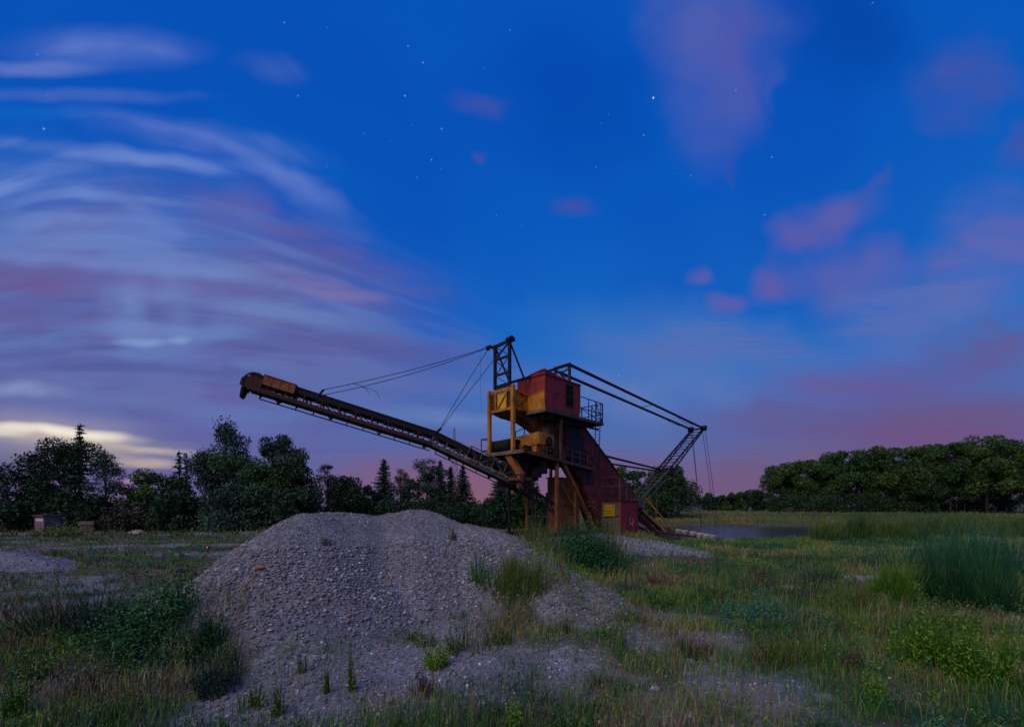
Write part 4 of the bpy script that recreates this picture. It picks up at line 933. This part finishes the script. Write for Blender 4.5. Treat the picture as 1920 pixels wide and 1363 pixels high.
# small field marker with a red light
def rock(name, x, y, r_, mat, label, seed, fl=.6, cat='boulder', group=None):
    m = MB(); rr = random.Random(seed); n = 10; rings = 6; vs = []; fs = []
    for i in range(rings+1):
        ph = math.pi*i/rings
        for j in range(n):
            t = 2*math.pi*j/n; k = r_*rr.uniform(.8,1.15); vs.append((k*math.sin(ph)*math.cos(t), k*math.sin(ph)*math.sin(t), k*math.cos(ph)*fl))
    for i in range(rings):
        for j in range(n): fs.append((i*n+j,(i+1)*n+j,(i+1)*n+(j+1)%n,i*n+(j+1)%n))
    m.add(vs, fs); o = m.build(name, mat); o.location = (x, y, gz(x,y)+r_*fl*.3); o.rotation_euler = (0,0,rr.random()*6); tag(o, label, cat, group); return o
M = MT('stone'); M.out(M.ramp(M.noise(6,6,.65), [(.3,(.14,.12,.11)),(.55,(.27,.23,.22)),(.75,(.40,.36,.35))])); M.bump(M.noise(25,5,.7), .02, .6); STONE = M.m
M = MT('tan_stone'); M.out(M.ramp(M.noise(4,6,.65), [(.3,(.28,.19,.12)),(.7,(.45,.33,.22))])); TAN = M.m
M = MT('rust_stone'); M.out(M.ramp(M.noise(6,6,.65), [(.3,(.20,.09,.04)),(.7,(.38,.19,.10))])); RUSTS = M.m
fx, fy = (390-PX)/F*26, 26.0; fz = gz(fx, fy); mk = empty('marker_post', (fx, fy, fz)); tag(mk, 'tiny dark tripod marker with a red light standing in the meadow', 'marker')
m = MB(); m.tube([(0,0,.2),(0,0,.52)],.025,8)
m.build('stem', M_DRK, mk)
for t in (0,2.1,4.2): m = MB(); m.bar((0,0,.28),(.16*math.cos(t),.16*math.sin(t),-.02),.025); m.build('leg', M_DRK, mk)
m = MB(); m.box(-.06,.06,-.05,.05,.50,.63); hd = m.build('head', M_BLK, mk)
M = MT('red_lamp'); M.b.inputs['Base Color'].default_value = (.8,.1,.1,1); M.b.inputs['Emission Color'].default_value = (1,.16,.2,1); M.b.inputs['Emission Strength'].default_value = .8
m = MB(); m.tube([(0,-.05,.565),(0,-.085,.565)],.035,12); m.build('lamp', M.m, hd)
M = MT('pale_tape'); M.b.inputs['Base Color'].default_value = (.7,.72,.66,1)
m = MB(); m.tube([(.075,-.04,.10),(.11,-.05,.02)],.03,8); m.build('foot_tag', M.m, mk)
rock('boulder', (257-PX)/F*46, 46, .75, TAN, 'pale tan boulder lying in the grass before the dark trees', 5, .5)
rock('stone', (337-PX)/F*19.5, 19.5, .34, paint('dark_stone',(.02,.02,.02)), 'dark flat stone lying in the meadow left of the heap', 8, .42, 'stone')
rock('stone', (490-PX)/F*10.2, 10.2, .16, RUSTS, 'rust-brown stone on the left flank of the gravel heap', 9, .4, 'stone')
rock('boulder', (1602-PX)/F*17.0, 17.0, .42, STONE, 'grey-lilac boulder left of the bright green clump', 12, .55)
rock('boulder', (1635-PX)/F*17.4, 17.4, .30, STONE, 'smaller grey boulder touching the bright green clump', 13, .6)
rock('boulder', (1484-PX)/F*15.5, 15.5, .36, STONE, 'grey boulder alone in the reddish weeds right of the middle', 14, .5)
# pebbles on the bare ground
ic_v = []; ph = (1+5**.5)/2
for a_ in (-1,1):
    for b_ in (-ph,ph): ic_v += [(0,a_,b_),(a_,b_,0),(b_,0,a_)]
ic_v = np.array(ic_v)/math.hypot(1,ph)
def hull_faces(v):
    f = []
    for i in range(12):
        for j in range(i+1,12):
            for k in range(j+1,12):
                d = sorted([np.linalg.norm(v[i]-v[j]), np.linalg.norm(v[j]-v[k]), np.linalg.norm(v[i]-v[k])])
                if d[2] < 1.1:
                    n_ = np.cross(v[j]-v[i], v[k]-v[i]); f.append((i,j,k) if n_ @ v[i] > 0 else (i,k,j))
    return np.array(f)
ic_f = hull_faces(ic_v)
M = MT('pebble_stone'); a = M.n('ShaderNodeAttribute', attribute_name='tint').outputs['Fac']
M.out(M.mix(M.ramp(M.noise(14,4,.6,M.n('ShaderNodeNewGeometry').outputs['Position']), [(.35,.5),(.65,0)]), M.ramp(a, [(0,(.12,.11,.12)),(.3,(.23,.215,.24)),(.5,(.32,.30,.33)),(.62,(.34,.18,.13)),(.72,(.36,.28,.20)),(.80,(.22,.24,.27)),(.88,(.44,.41,.40)),(1,(.78,.74,.74))]), (.10,.085,.075))); PEB = M.m
def pebbles(name, n, seed, xr, yr, smin, smax, dens):
    r = np.random.default_rng(seed); x = r.uniform(*xr, n*3); y = r.uniform(*yr, n*3)
    x, y = (lambda k: (x[k][:n], y[k][:n]))(r.random(n*3) < dens(x, y))
    n = len(x); s_ = smin*(smax/smin)**(r.random(n)**2.0)*np.where((ridge(x,y,HEAP,.7,.03) > 2.0), .55, 1); z = H(x, y)+s_*.12
    q = r.normal(size=(n,4)); q /= np.linalg.norm(q,axis=1,keepdims=True); w_,a_,b_,c_ = q.T
    Rm = np.stack([1-2*(b_*b_+c_*c_),2*(a_*b_-c_*w_),2*(a_*c_+b_*w_),2*(a_*b_+c_*w_),1-2*(a_*a_+c_*c_),2*(b_*c_-a_*w_),2*(a_*c_-b_*w_),2*(b_*c_+a_*w_),1-2*(a_*a_+b_*b_)],1).reshape(n,3,3)
    loc_ = ic_v[None]*(r.uniform(.45,1.1,(n,1,3)))*r.uniform(.8,1.15,(n,12,1))*s_[:,None,None]*.5
    v = np.einsum('nij,nkj->nki', Rm, loc_); v[:,:,2] *= .75; v += np.stack([x,y,z],1)[:,None,:]
    f = (ic_f[None]+(np.arange(n)*12)[:,None,None]).reshape(-1)
    o = np_mesh(name, v.reshape(-1,3), f, 3, PEB, attr=np.repeat(np.clip(r.random(n)**1.15,0,1),12), smooth=False); tag(o, 'loose grey and brown pebbles scattered over the heap and bare ground', 'pebbles', kind='stuff')
hp = lambda x, y: np.clip(ridge(x, y, HEAP, .70, .03), 0, 1)
pebbles('pebbles', 46000, 3, (-11, 4), (5.5, 15.5), .02, .125, lambda x, y: np.clip(.12+1.0*hp(x,y)*(1-.7*np.clip(fbm(x*.7,y*.7)*3+.25*(y-11.5),0,1)),0,1)*(1-grassy(x,y)*.9)*(x > -9.5))
pebbles('pebbles', 26000, 4, (-9, 13), (4.6, 17), .015, .09, lambda x, y: np.clip(.55-grassy(x,y)*.7,0,1))
pebbles('pebbles', 5000, 6, (-45, -17), (16, 26), .04, .14, lambda x, y: np.clip(ridge(x,y,HEAP3,.3,.01)*3,0,1))
pebbles('pebbles', 12000, 5, (2, 13), (20, 30), .04, .13, lambda x, y: np.clip(ridge(x,y,HEAP2,.4,.02)*2,0,1)*(1-grassy(x,y)))
pebbles('pebbles', 700, 8, (-8, 3), (6, 12), .08, .18, lambda x, y: np.clip(hp(x,y)*(1-.25*np.clip(ridge(x,y,HEAP,.7,.03),0,3)),0,1)*(1-grassy(x,y)))
# ================================================================ grasses
def blades(name, n, seed, sample, hmin, hmax, wfun, mat, label, tintf, lean=.35, clump=0.0, dens=None, seedhead=0.0):
    r = np.random.default_rng(seed); x, y = sample(r, n)
    if dens is not None: k = r.random(len(x)) < dens(x, y); x, y = x[k], y[k]
    n = len(x); z = H(x, y)-.01
    hf = np.clip(.55+fbm(x*.8+11, y*.8)*1.6, .25, 1.3); h = (hmin+(hmax-hmin)*r.random(n)**1.8)*hf*(1-.5*((x < -5) & (y > 13) & (y < 42)))
    a = r.random(n)*6.283; l_ = lean*h*r.random(n)*1.3; wd = wfun(x, y)*r.uniform(.7,1.3,n)
    dx = np.cos(a)*l_+.05*h; dy = np.sin(a)*l_; b = r.random(n)*6.283; sx = np.cos(b)*wd*.5; sy = np.sin(b)*wd*.5
    B = np.stack([x,y,z],1); Mi = B+np.stack([dx*.35,dy*.35,h*.55],1); T = B+np.stack([dx,dy,h],1); S = np.stack([sx,sy,0*sx],1)
    v = np.stack([B-S*.8, B+S*.8, Mi+S, Mi-S, Mi+S, Mi-S, T-S*.25, T+S*.25], 1)
    f = np.array([0,1,2,3,5,4,7,6])[None]+(np.arange(n)*8)[:,None]
    o = np_mesh(name, v.reshape(-1,3), f.reshape(-1), 4, mat, attr=np.repeat(np.clip(tintf(x,y,r),0,1), 8))
    tag(o, label, 'grass', kind='stuff'); return o
def fan(y0, y1, umin, umax, pw_=1.0):
    def f(r, n):
        y = y0+(y1-y0)*r.random(n)**pw_; return y*r.uniform(umin, umax, n), y
    return f
def notpond(x, y): return (pond_d(x, y) < .3)
NB = lambda x, y: .38+fbm(x*.55+21, y*.55)*2.2
blades('grass', 210000, 11, fan(4.4, 15, -1.35, 1.35, .8), .06, .52, lambda x, y: .004+.0007*y, L_GRASS, 'short wild grass over the near ground', lambda x, y, r: NB(x,y)+.22*r.normal(size=len(x)), dens=lambda x, y: np.clip(grassy(x,y)*1.25-.08,0,1))
blades('grass', 150000, 12, fan(13, 40, -1.35, 1.35, .9), .12, .62, lambda x, y: .004+.0011*y, L_GRASS, 'meadow grass over the middle ground', lambda x, y, r: NB(x*.6,y*.6)+.12*(x < -3)+.20*r.normal(size=len(x)), dens=lambda x, y: np.clip(grassy(x,y)*1.3-.15,0,1)*notpond(x,y))
blades('grass', 110000, 13, fan(38, 120, -1.3, 1.3, 1.1), .2, .8, lambda x, y: .03+.0012*y, L_REED, 'tall far meadow grass and reeds beyond the pond', lambda x, y, r: .38+fbm(x*.05,y*.09)*1.5+.15*r.normal(size=len(x)), dens=lambda x, y: (np.where(x > 8, 1.0, .55)*notpond(x,y)*np.clip(grassy(x,y)+.25,0,1)))
def rsam(r, n):
    x = r.uniform(22, 70, n); return x, 38.5+.22*(x-17)+r.uniform(-8, 5, n)
blades('grass', 260000, 15, rsam, 1.0, 2.6, lambda x, y: .010+.0010*y, L_REED, 'tall reeds along the near shore of the pond', lambda x, y, r: .25+fbm(x*.2,y*.3)*1.4+.15*r.normal(size=len(x)), lean=.25, dens=lambda x, y: ((pond_d(x,y) > -4) & (pond_d(x,y) < 1.2) & (y < 60) & (x > y*.70) & (x < y*1.35))*np.clip(.6+fbm(x*.3,y*.3)*1.6,0.05,1))
# a few dry seed stalks
blades('grass', 9000, 14, fan(5, 22, -1.3, 1.3, .8), .4, 1.0, lambda x, y: .004+.0006*y, L_GRASS, 'thin dry stalks above the grass', lambda x, y, r: .62+.25*r.random(len(x)), lean=.25, dens=lambda x, y: np.clip(grassy(x,y)*1.6-.3,0,1)*notpond(x,y))
# ================================================================ weed clumps, each a thing
def clump(name, px, base_py, Yd, h, wd, seed, mat, label, kind='stem', n=60, cat='weed clump', group='tall weed clumps on the gravel', leaf=.08, lean=0):
    x = (px-PX)/F*Yd; root = empty(name, (x, Yd, gz(x, Yd)-.02)); tag(root, label, cat, group); r = np.random.default_rng(seed)
    P_=[];D_=[];S_=[];Wd=[];T_=[]; m = MB()
    gx_ = np.linspace(-wd-.05, wd+.05, 13); GX, GY = np.meshgrid(gx_, gx_, indexing='ij'); GG = H(x+GX, Yd+GY)-gz(x, Yd)
    def gnd(u, v):
        fu = min(11.999, max(0, (u-gx_[0])/(gx_[1]-gx_[0]))); fv = min(11.999, max(0, (v-gx_[0])/(gx_[1]-gx_[0]))); iu, iv = int(fu), int(fv); fu -= iu; fv -= iv
        return float((GG[iu,iv]*(1-fu)+GG[iu+1,iv]*fu)*(1-fv)+(GG[iu,iv+1]*(1-fu)+GG[iu+1,iv+1]*fu)*fv)
    subs = [(r.uniform(-.34,.34)*wd, r.uniform(-.3,.3)*wd, r.uniform(.5,1.08), r.uniform(.25,.55)) for q_ in range(5)]; subs[0] = (0.0, 0.0, 1.06, .45)
    for i in range(n):
        su = subs[int(r.integers(5))] if n > 12 else subs[0]
        a = r.random()*6.283; rr = math.sqrt(r.random()); bx, by = su[0]+math.cos(a)*rr*wd*su[3]*.6, su[1]+math.sin(a)*rr*wd*su[3]*.6
        hh = h*su[2]*(1-.5*rr**1.5)*r.uniform(.5,1.08); tx, ty = bx+math.cos(a)*wd*.22*r.random()+r.normal()*.05*hh+lean*hh, by+math.sin(a)*wd*.22*r.random()+r.normal()*.05*hh
        k = max(6, int(hh/leaf*(2.2 if kind == 'stem' else (3.4 if kind == 'bush' else 1.6))))
        if kind == 'grass': k = 7
        s = (np.arange(k)+r.random(k))/k
        gd = gnd(bx, by)
        c_ = np.stack([bx+(tx-bx)*s**1.4, by+(ty-by)*s**1.4, hh*s+gd], 1)
        if kind == 'grass':
            P_.append(c_); dd = np.gradient(c_, axis=0) if False else np.tile(np.array([tx-bx,ty-by,hh]),(k,1)); D_.append(dd+r.normal(size=(k,3))*.06*hh); S_.append(np.full(k, hh*.30)); Wd.append(np.full(k, leaf*.11)*(1.2-s*.6))
        elif kind == 'bush':
            P_.append(c_+r.normal(size=(k,3))*.07*wd); D_.append(rnd_unit(r,k)+np.array([0,0,.3])); S_.append(leaf*r.uniform(.6,1.2,k)); Wd.append(leaf*.42*r.uniform(.6,1.2,k))
        else:
            P_.append(c_+r.normal(size=(k,3))*leaf*.35); u = rnd_unit(r,k); u[:,2] = np.abs(u[:,2])*.7+.35; D_.append(u); S_.append(leaf*r.uniform(.7,1.3,k)*(1.15-.7*s)); Wd.append(leaf*.22*r.uniform(.7,1.3,k)*(1.15-.5*s))
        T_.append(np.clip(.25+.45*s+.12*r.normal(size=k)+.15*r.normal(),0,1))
        if i % 2 == 0 or kind == 'stem': m.tube([(bx,by,gd-.06),(bx+(tx-bx)*.4,by+(ty-by)*.4,gd+hh*.55),(tx,ty,gd+hh*.97)],[.006+.004*h,.005+.002*h,.002],4)
    c_ = lambda q: np.concatenate(q)
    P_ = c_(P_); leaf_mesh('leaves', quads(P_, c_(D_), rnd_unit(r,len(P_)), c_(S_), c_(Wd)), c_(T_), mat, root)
    m.build('stems', mat, root); return root
def base_row(px, Yd): return PY+(CAMZ-gz((px-PX)/F*Yd, Yd))/Yd*F
CL = [
 ('weed_clump',1085,20.0,3.0,3.8,L_DEEP,'bush',420,.12,'dark green bush on the slope before the excavator legs'),
 ('weed_clump',1140,20.5,2.7,3.4,L_OLIVE,'grass',300,.10,'tall olive grass clump before the base housing'),
 ('weed_clump',1035,19.0,2.9,3.2,L_OLIVE,'grass',150,.10,'olive grass clump at the right shoulder of the heap'),
 ('weed_clump',960,11.6,1.05,1.25,L_OLIVE,'grass',300,.08,'full olive grass tuft on the right flank of the heap'),
 ('weed_clump',1240,16.5,.85,1.5,L_RUST,'stem',60,.08,'reddish brown weeds on the low gravel ridge before the base housing'),
 ('weed_clump',1180,15.0,.8,1.6,L_GREY,'grass',150,.08,'grey-green grass at the near side of the low gravel ridge'),
 ('weed_clump',985,25,2.6,3.4,L_OLIVE,'grass',200,.12,'brownish olive tall grass below the boom root'),
 ('weed_clump',1090,15.5,1.0,1.7,L_BRIGHT,'grass',240,.08,'soft yellow-green grass hump below the dark green bush'),
 ('weed_clump',1330,14.0,.8,2.0,L_MID,'grass',260,.08,'mid green grass mass right of the gravel ridge end'),
 ('weed_clump',1600,12.4,1.0,1.4,L_OLIVE,'grass',240,.08,'olive straw grass just below the two boulders'),
 ('weed_clump',1880,12.0,1.4,1.6,L_DEEP,'grass',300,.10,'dark green grass clump at the right edge beside the reeds'),
 ('weed_clump',1750,10.0,1.2,1.8,L_OLIVE,'stem',60,.09,'olive spires between the dark reeds and the bright spires'),
 ('weed_clump',1480,8.2,.7,1.5,L_OLIVE,'grass',200,.07,'olive straw grass mound in the right foreground'),
 ('weed_clump',1280,8.8,.5,1.2,L_RUST,'grass',150,.06,'reddish straw grass below the berm crest'),
 ('weed_clump',875,9.0,.9,.9,L_OLIVE,'stem',26,.07,'olive weeds above the small bright bush at the foot of the heap'),
 ('weed_clump',800,9.4,.6,.5,L_OLIVE,'stem',14,.06,'thin olive weeds left of the weeds above the small bright bush'),
 ('weed_clump',930,9.4,.65,.8,L_OLIVE,'stem',24,.07,'olive brown weeds right of the weeds above the small bright bush'),
 ('weed_clump',800,7.0,.5,.5,L_RUST,'stem',16,.06,'brownish weeds just below the small bright bush'),
 ('weed_clump',1050,9.6,.5,.7,L_OLIVE,'grass',60,.06,'olive tuft at the left end of the berm'),
 ('weed_clump',1130,7.4,.45,.9,L_TEAL,'grass',70,.06,'blue-green tuft on the bare gravel below the berm'),
 ('weed_clump',520,6.4,.7,.3,L_OLIVE,'stem',12,.07,'olive upright weeds right of the weeds left of the three upright ones'),
 ('weed_clump',180,10.5,1.3,2.6,L_GREY,'grass',360,.09,'hazy grey-green grass behind the large dark bush'),
 ('weed_clump',915,11.7,1.05,1.0,L_BRIGHT,'stem',24,.07,'yellow-green weeds at the left side of the full olive tuft'),
 ('weed_clump',1005,11.3,.95,1.0,L_OLIVE,'stem',30,.07,'olive weeds at the right side of the full olive tuft'),
 ('weed_clump',820,8.1,.5,.6,L_BRIGHT,'bush',60,.05,'small bright green bush at the foot of the heap'),
 ('weed_clump',770,9.9,.40,.22,L_OLIVE,'stem',12,.06,'little olive weed tuft midway up the heap'),
 ('weed_clump',608,11.4,.26,.34,L_MID,'bush',16,.05,'small round green plant near the top left of the heap'),
 ('weed_clump',850,13.4,.55,.35,L_OLIVE,'stem',9,.06,'thin weed standing near the right top of the heap'),
 ('weed_clump',566,7.8,.75,.14,L_OLIVE,'stem',5,.07,'single dark upright weed low on the heap, left one of three'),
 ('weed_clump',613,7.0,.62,.16,L_OLIVE,'stem',5,.07,'single dark upright weed low on the heap, middle one of three'),
 ('weed_clump',660,7.1,.85,.16,L_OLIVE,'stem',6,.07,'single tall upright weed low on the heap, right one of three'),
 ('weed_clump',475,6.6,.60,.35,L_OLIVE,'stem',14,.07,'olive weeds just left of the three upright weeds'),
 ('weed_clump',1095,14.6,.60,.8,L_BRIGHT,'grass',80,.08,'yellow-green grass with small white flowers behind the berm'),
 ('weed_clump',1250,13.0,.55,1.0,L_MID,'grass',120,.08,'mid green grass clump right behind the berm crest'),
 ('weed_clump',1200,10.6,.50,1.5,L_OLIVE,'grass',160,.07,'low olive grass mound on the berm crest'),
 ('weed_clump',1400,11.6,.60,2.0,L_TEAL,'bush',110,.08,'blue-green low bush right of the middle foreground'),
 ('weed_clump',1540,16.5,1.2,1.6,L_GREY,'grass',160,.10,'grey-green grass clump before the pond water'),
 ('weed_clump',1430,17.5,.8,1.2,L_RUST,'stem',36,.09,'reddish weeds before the pond left of the grey-green clump'),
 ('weed_clump',1505,13.6,.6,1.0,L_RUST,'stem',40,.08,'reddish weeds around the lone grey boulder'),
 ('weed_clump',1690,13.6,1.9,1.5,L_BRIGHT,'grass',460,.10,'tall bright green grass clump right of the two boulders'),
 ('weed_clump',1775,13.4,2.25,2.3,L_DEEP,'grass',900,.13,'tallest dark green reed clump on the right'),
 ('weed_clump',1790,20.0,3.1,4.4,L_TEAL,'grass',700,.16,'hazy blue-green tall reeds behind the dark reed clump'),
 ('weed_clump',1735,7.9,1.45,.8,L_BRIGHT,'stem',60,.12,'bright yellow-green weed spire left of the pair on the right'),
 ('weed_clump',1800,7.4,1.35,.8,L_BRIGHT,'stem',70,.12,'bright yellow-green weed spires right of the pair on the right'),
 ('weed_clump',1870,6.9,1.20,.9,L_BRIGHT,'stem',70,.12,'bright green weed clump next to the right edge'),
 ('weed_clump',1640,6.6,.85,.35,L_BRIGHT,'stem',26,.09,'small bright weed left of the yellow-green spires'),
 ('weed_clump',1600,8.0,.50,.5,L_RUST,'stem',18,.07,'rusty brown weeds left of the small bright weed'),
 ('weed_clump',1575,10.4,.62,.35,L_OLIVE,'stem',12,.07,'olive-brown upright weeds below the grey-lilac boulder'),
 ('weed_clump',1890,5.7,.80,.7,L_TEAL,'grass',120,.08,'blue-green grass in the lower right corner'),
 ('weed_clump',1760,5.7,.36,.6,L_TEAL,'bush',46,.05,'blue-green bush at the bottom right'),
 ('weed_clump',1560,5.6,.34,.8,L_DEEP,'bush',60,.05,'dark green low plant at the bottom right of the middle'),
 ('weed_clump',1330,5.6,.34,.6,L_TEAL,'grass',80,.06,'blue-green tuft at the bottom middle'),
 ('weed_clump',960,5.9,.42,.32,L_BRIGHT,'bush',36,.05,'bright green plant at the bottom edge right of the heap'),
 ('weed_clump',735,5.7,.26,.26,L_MID,'bush',24,.05,'small mid green plant at the bottom edge below the heap'),
 ('weed_clump',1090,5.6,.30,.8,L_DEEP,'bush',60,.05,'dark plant mat at the bottom edge right of the bright plant'),
 ('weed_clump',270,8.8,1.15,2.3,L_DEEP,'bush',260,.09,'large dark green bush in the left foreground'),
 ('weed_clump',375,8.3,.95,1.0,L_DEEP,'stem',60,.08,'dark grass against the left foot of the heap'),
 ('weed_clump',390,7.2,.75,.9,L_GREY,'stem',70,.06,'grey-green feathery grass below the left foot of the heap'),
 ('weed_clump',430,8.0,.70,.45,L_OLIVE,'stem',24,.07,'olive stems at the lower left edge of the heap'),
 ('weed_clump',30,6.4,.75,.4,L_BRIGHT,'stem',22,.07,'bright yellow-green weeds in the lower left corner'),
 ('weed_clump',75,7.6,.70,.5,L_OLIVE,'stem',26,.07,'olive weeds right behind the lower left corner weeds'),
 ('weed_clump',150,7.0,.60,.5,L_RUST,'stem',20,.07,'brownish weeds left of the large dark bush'),
 ('weed_clump',60,11.5,.9,2.6,L_RUST,'grass',300,.08,'reddish dry grass patch at the left edge'),
 ('weed_clump',215,6.2,.5,.4,L_OLIVE,'grass',50,.07,'olive tuft under the large dark bush'),
 ('weed_clump',245,7.4,.55,.5,L_BRIGHT,'stem',16,.06,'thin bright weeds in front of the large dark bush'),
 ('weed_clump',420,5.9,.42,.22,L_BRIGHT,'stem',14,.06,'short yellow-green weed at the bottom left of the heap'),
 ('weed_clump',110,43,1.3,4.0,L_OLIVE,'bush',120,.2,'yellowish scrub before the small pinkish hut'),
]
for i, (nm, px, Yd, h_, wd, mat, kind, n, lf, lb) in enumerate(CL): clump(nm, px, 0, Yd, h_, wd, 1510+i, mat, lb, kind, int(n*(2.6 if kind == 'stem' else 1.6)), leaf=lf)

def cover(n, seed, yr, um, hmin, hmax, leaf, mat, label, thr=.25, m_=34):
    r = np.random.default_rng(seed); y = yr[0]+(yr[1]-yr[0])*r.random(n*3)**1.1; x = y*r.uniform(um[0], um[1], n*3)
    g = grassy(x, y)*notpond(x, y)*np.clip(.5+fbm(x*.6+seed, y*.6)*2.5, 0, 1); k = r.random(n*3) < np.clip(g-thr*.3, 0, 1); x, y = x[k][:n], y[k][:n]; n = len(x)
    h = r.uniform(hmin, hmax, n)*(.6+.8*r.random(n)); wd = h*r.uniform(.35,1.0,n); a = r.random((n,m_))*6.283; s_ = r.random((n,m_))
    rr = np.sqrt(r.random((n,m_)))*wd[:,None]*.5*(.45+.8*s_)
    P_ = np.stack([x[:,None]+np.cos(a)*rr, y[:,None]+np.sin(a)*rr, H(x,y)[:,None]+h[:,None]*s_*(1-.5*(rr/wd[:,None])**2)+.01], -1).reshape(-1,3)
    N_ = len(P_); D_ = rnd_unit(r, N_); D_[:,2] = np.abs(D_[:,2])+.5; L_ = leaf*r.uniform(.6,1.3,N_)*np.repeat(.7+.045*y, m_)
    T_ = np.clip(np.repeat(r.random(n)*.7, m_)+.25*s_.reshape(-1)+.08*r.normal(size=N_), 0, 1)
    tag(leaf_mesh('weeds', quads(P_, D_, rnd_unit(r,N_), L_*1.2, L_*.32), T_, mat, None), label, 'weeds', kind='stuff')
cover(900, 41, (4.6, 26), (-1.3, 1.3), .18, .55, .050, L_BRIGHT, 'yellow-green low weeds scattered through the grass')
cover(1100, 42, (4.6, 28), (-1.3, 1.3), .15, .50, .048, L_TEAL, 'blue-green low weeds scattered through the grass')
cover(1100, 43, (4.6, 28), (-1.3, 1.3), .18, .60, .045, L_OLIVE, 'olive low weeds scattered through the grass')
cover(900, 44, (4.6, 28), (-1.3, 1.3), .15, .50, .045, L_RUST, 'reddish low weeds scattered through the grass')
cover(700, 45, (4.6, 28), (-1.3, 1.3), .15, .55, .050, L_DEEP, 'dark green low weeds scattered through the grass')
# small white flowers
r = np.random.default_rng(77); n = 110; y = r.uniform(8, 20, n); x = y*r.uniform(-1.1, 1.15, n); k = grassy(x, y) > .55; x, y = x[k], y[k]; n = len(x); z = H(x, y)+r.uniform(.15,.45,n)
pts = np.stack([x,y,z],1); pts = np.repeat(pts, 3, 0)+r.normal(size=(n*3,3))*.03
M = MT('pale_petals'); M.b.inputs['Base Color'].default_value = (.75,.75,.6,1)
fl = leaf_mesh('flowers', quads(pts, rnd_unit(r,n*3), rnd_unit(r,n*3), np.full(n*3,.026), np.full(n*3,.022)), np.zeros(n*3), M.m, None)
tag(fl, 'tiny pale flower heads scattered through the weeds', 'flowers', kind='stuff')
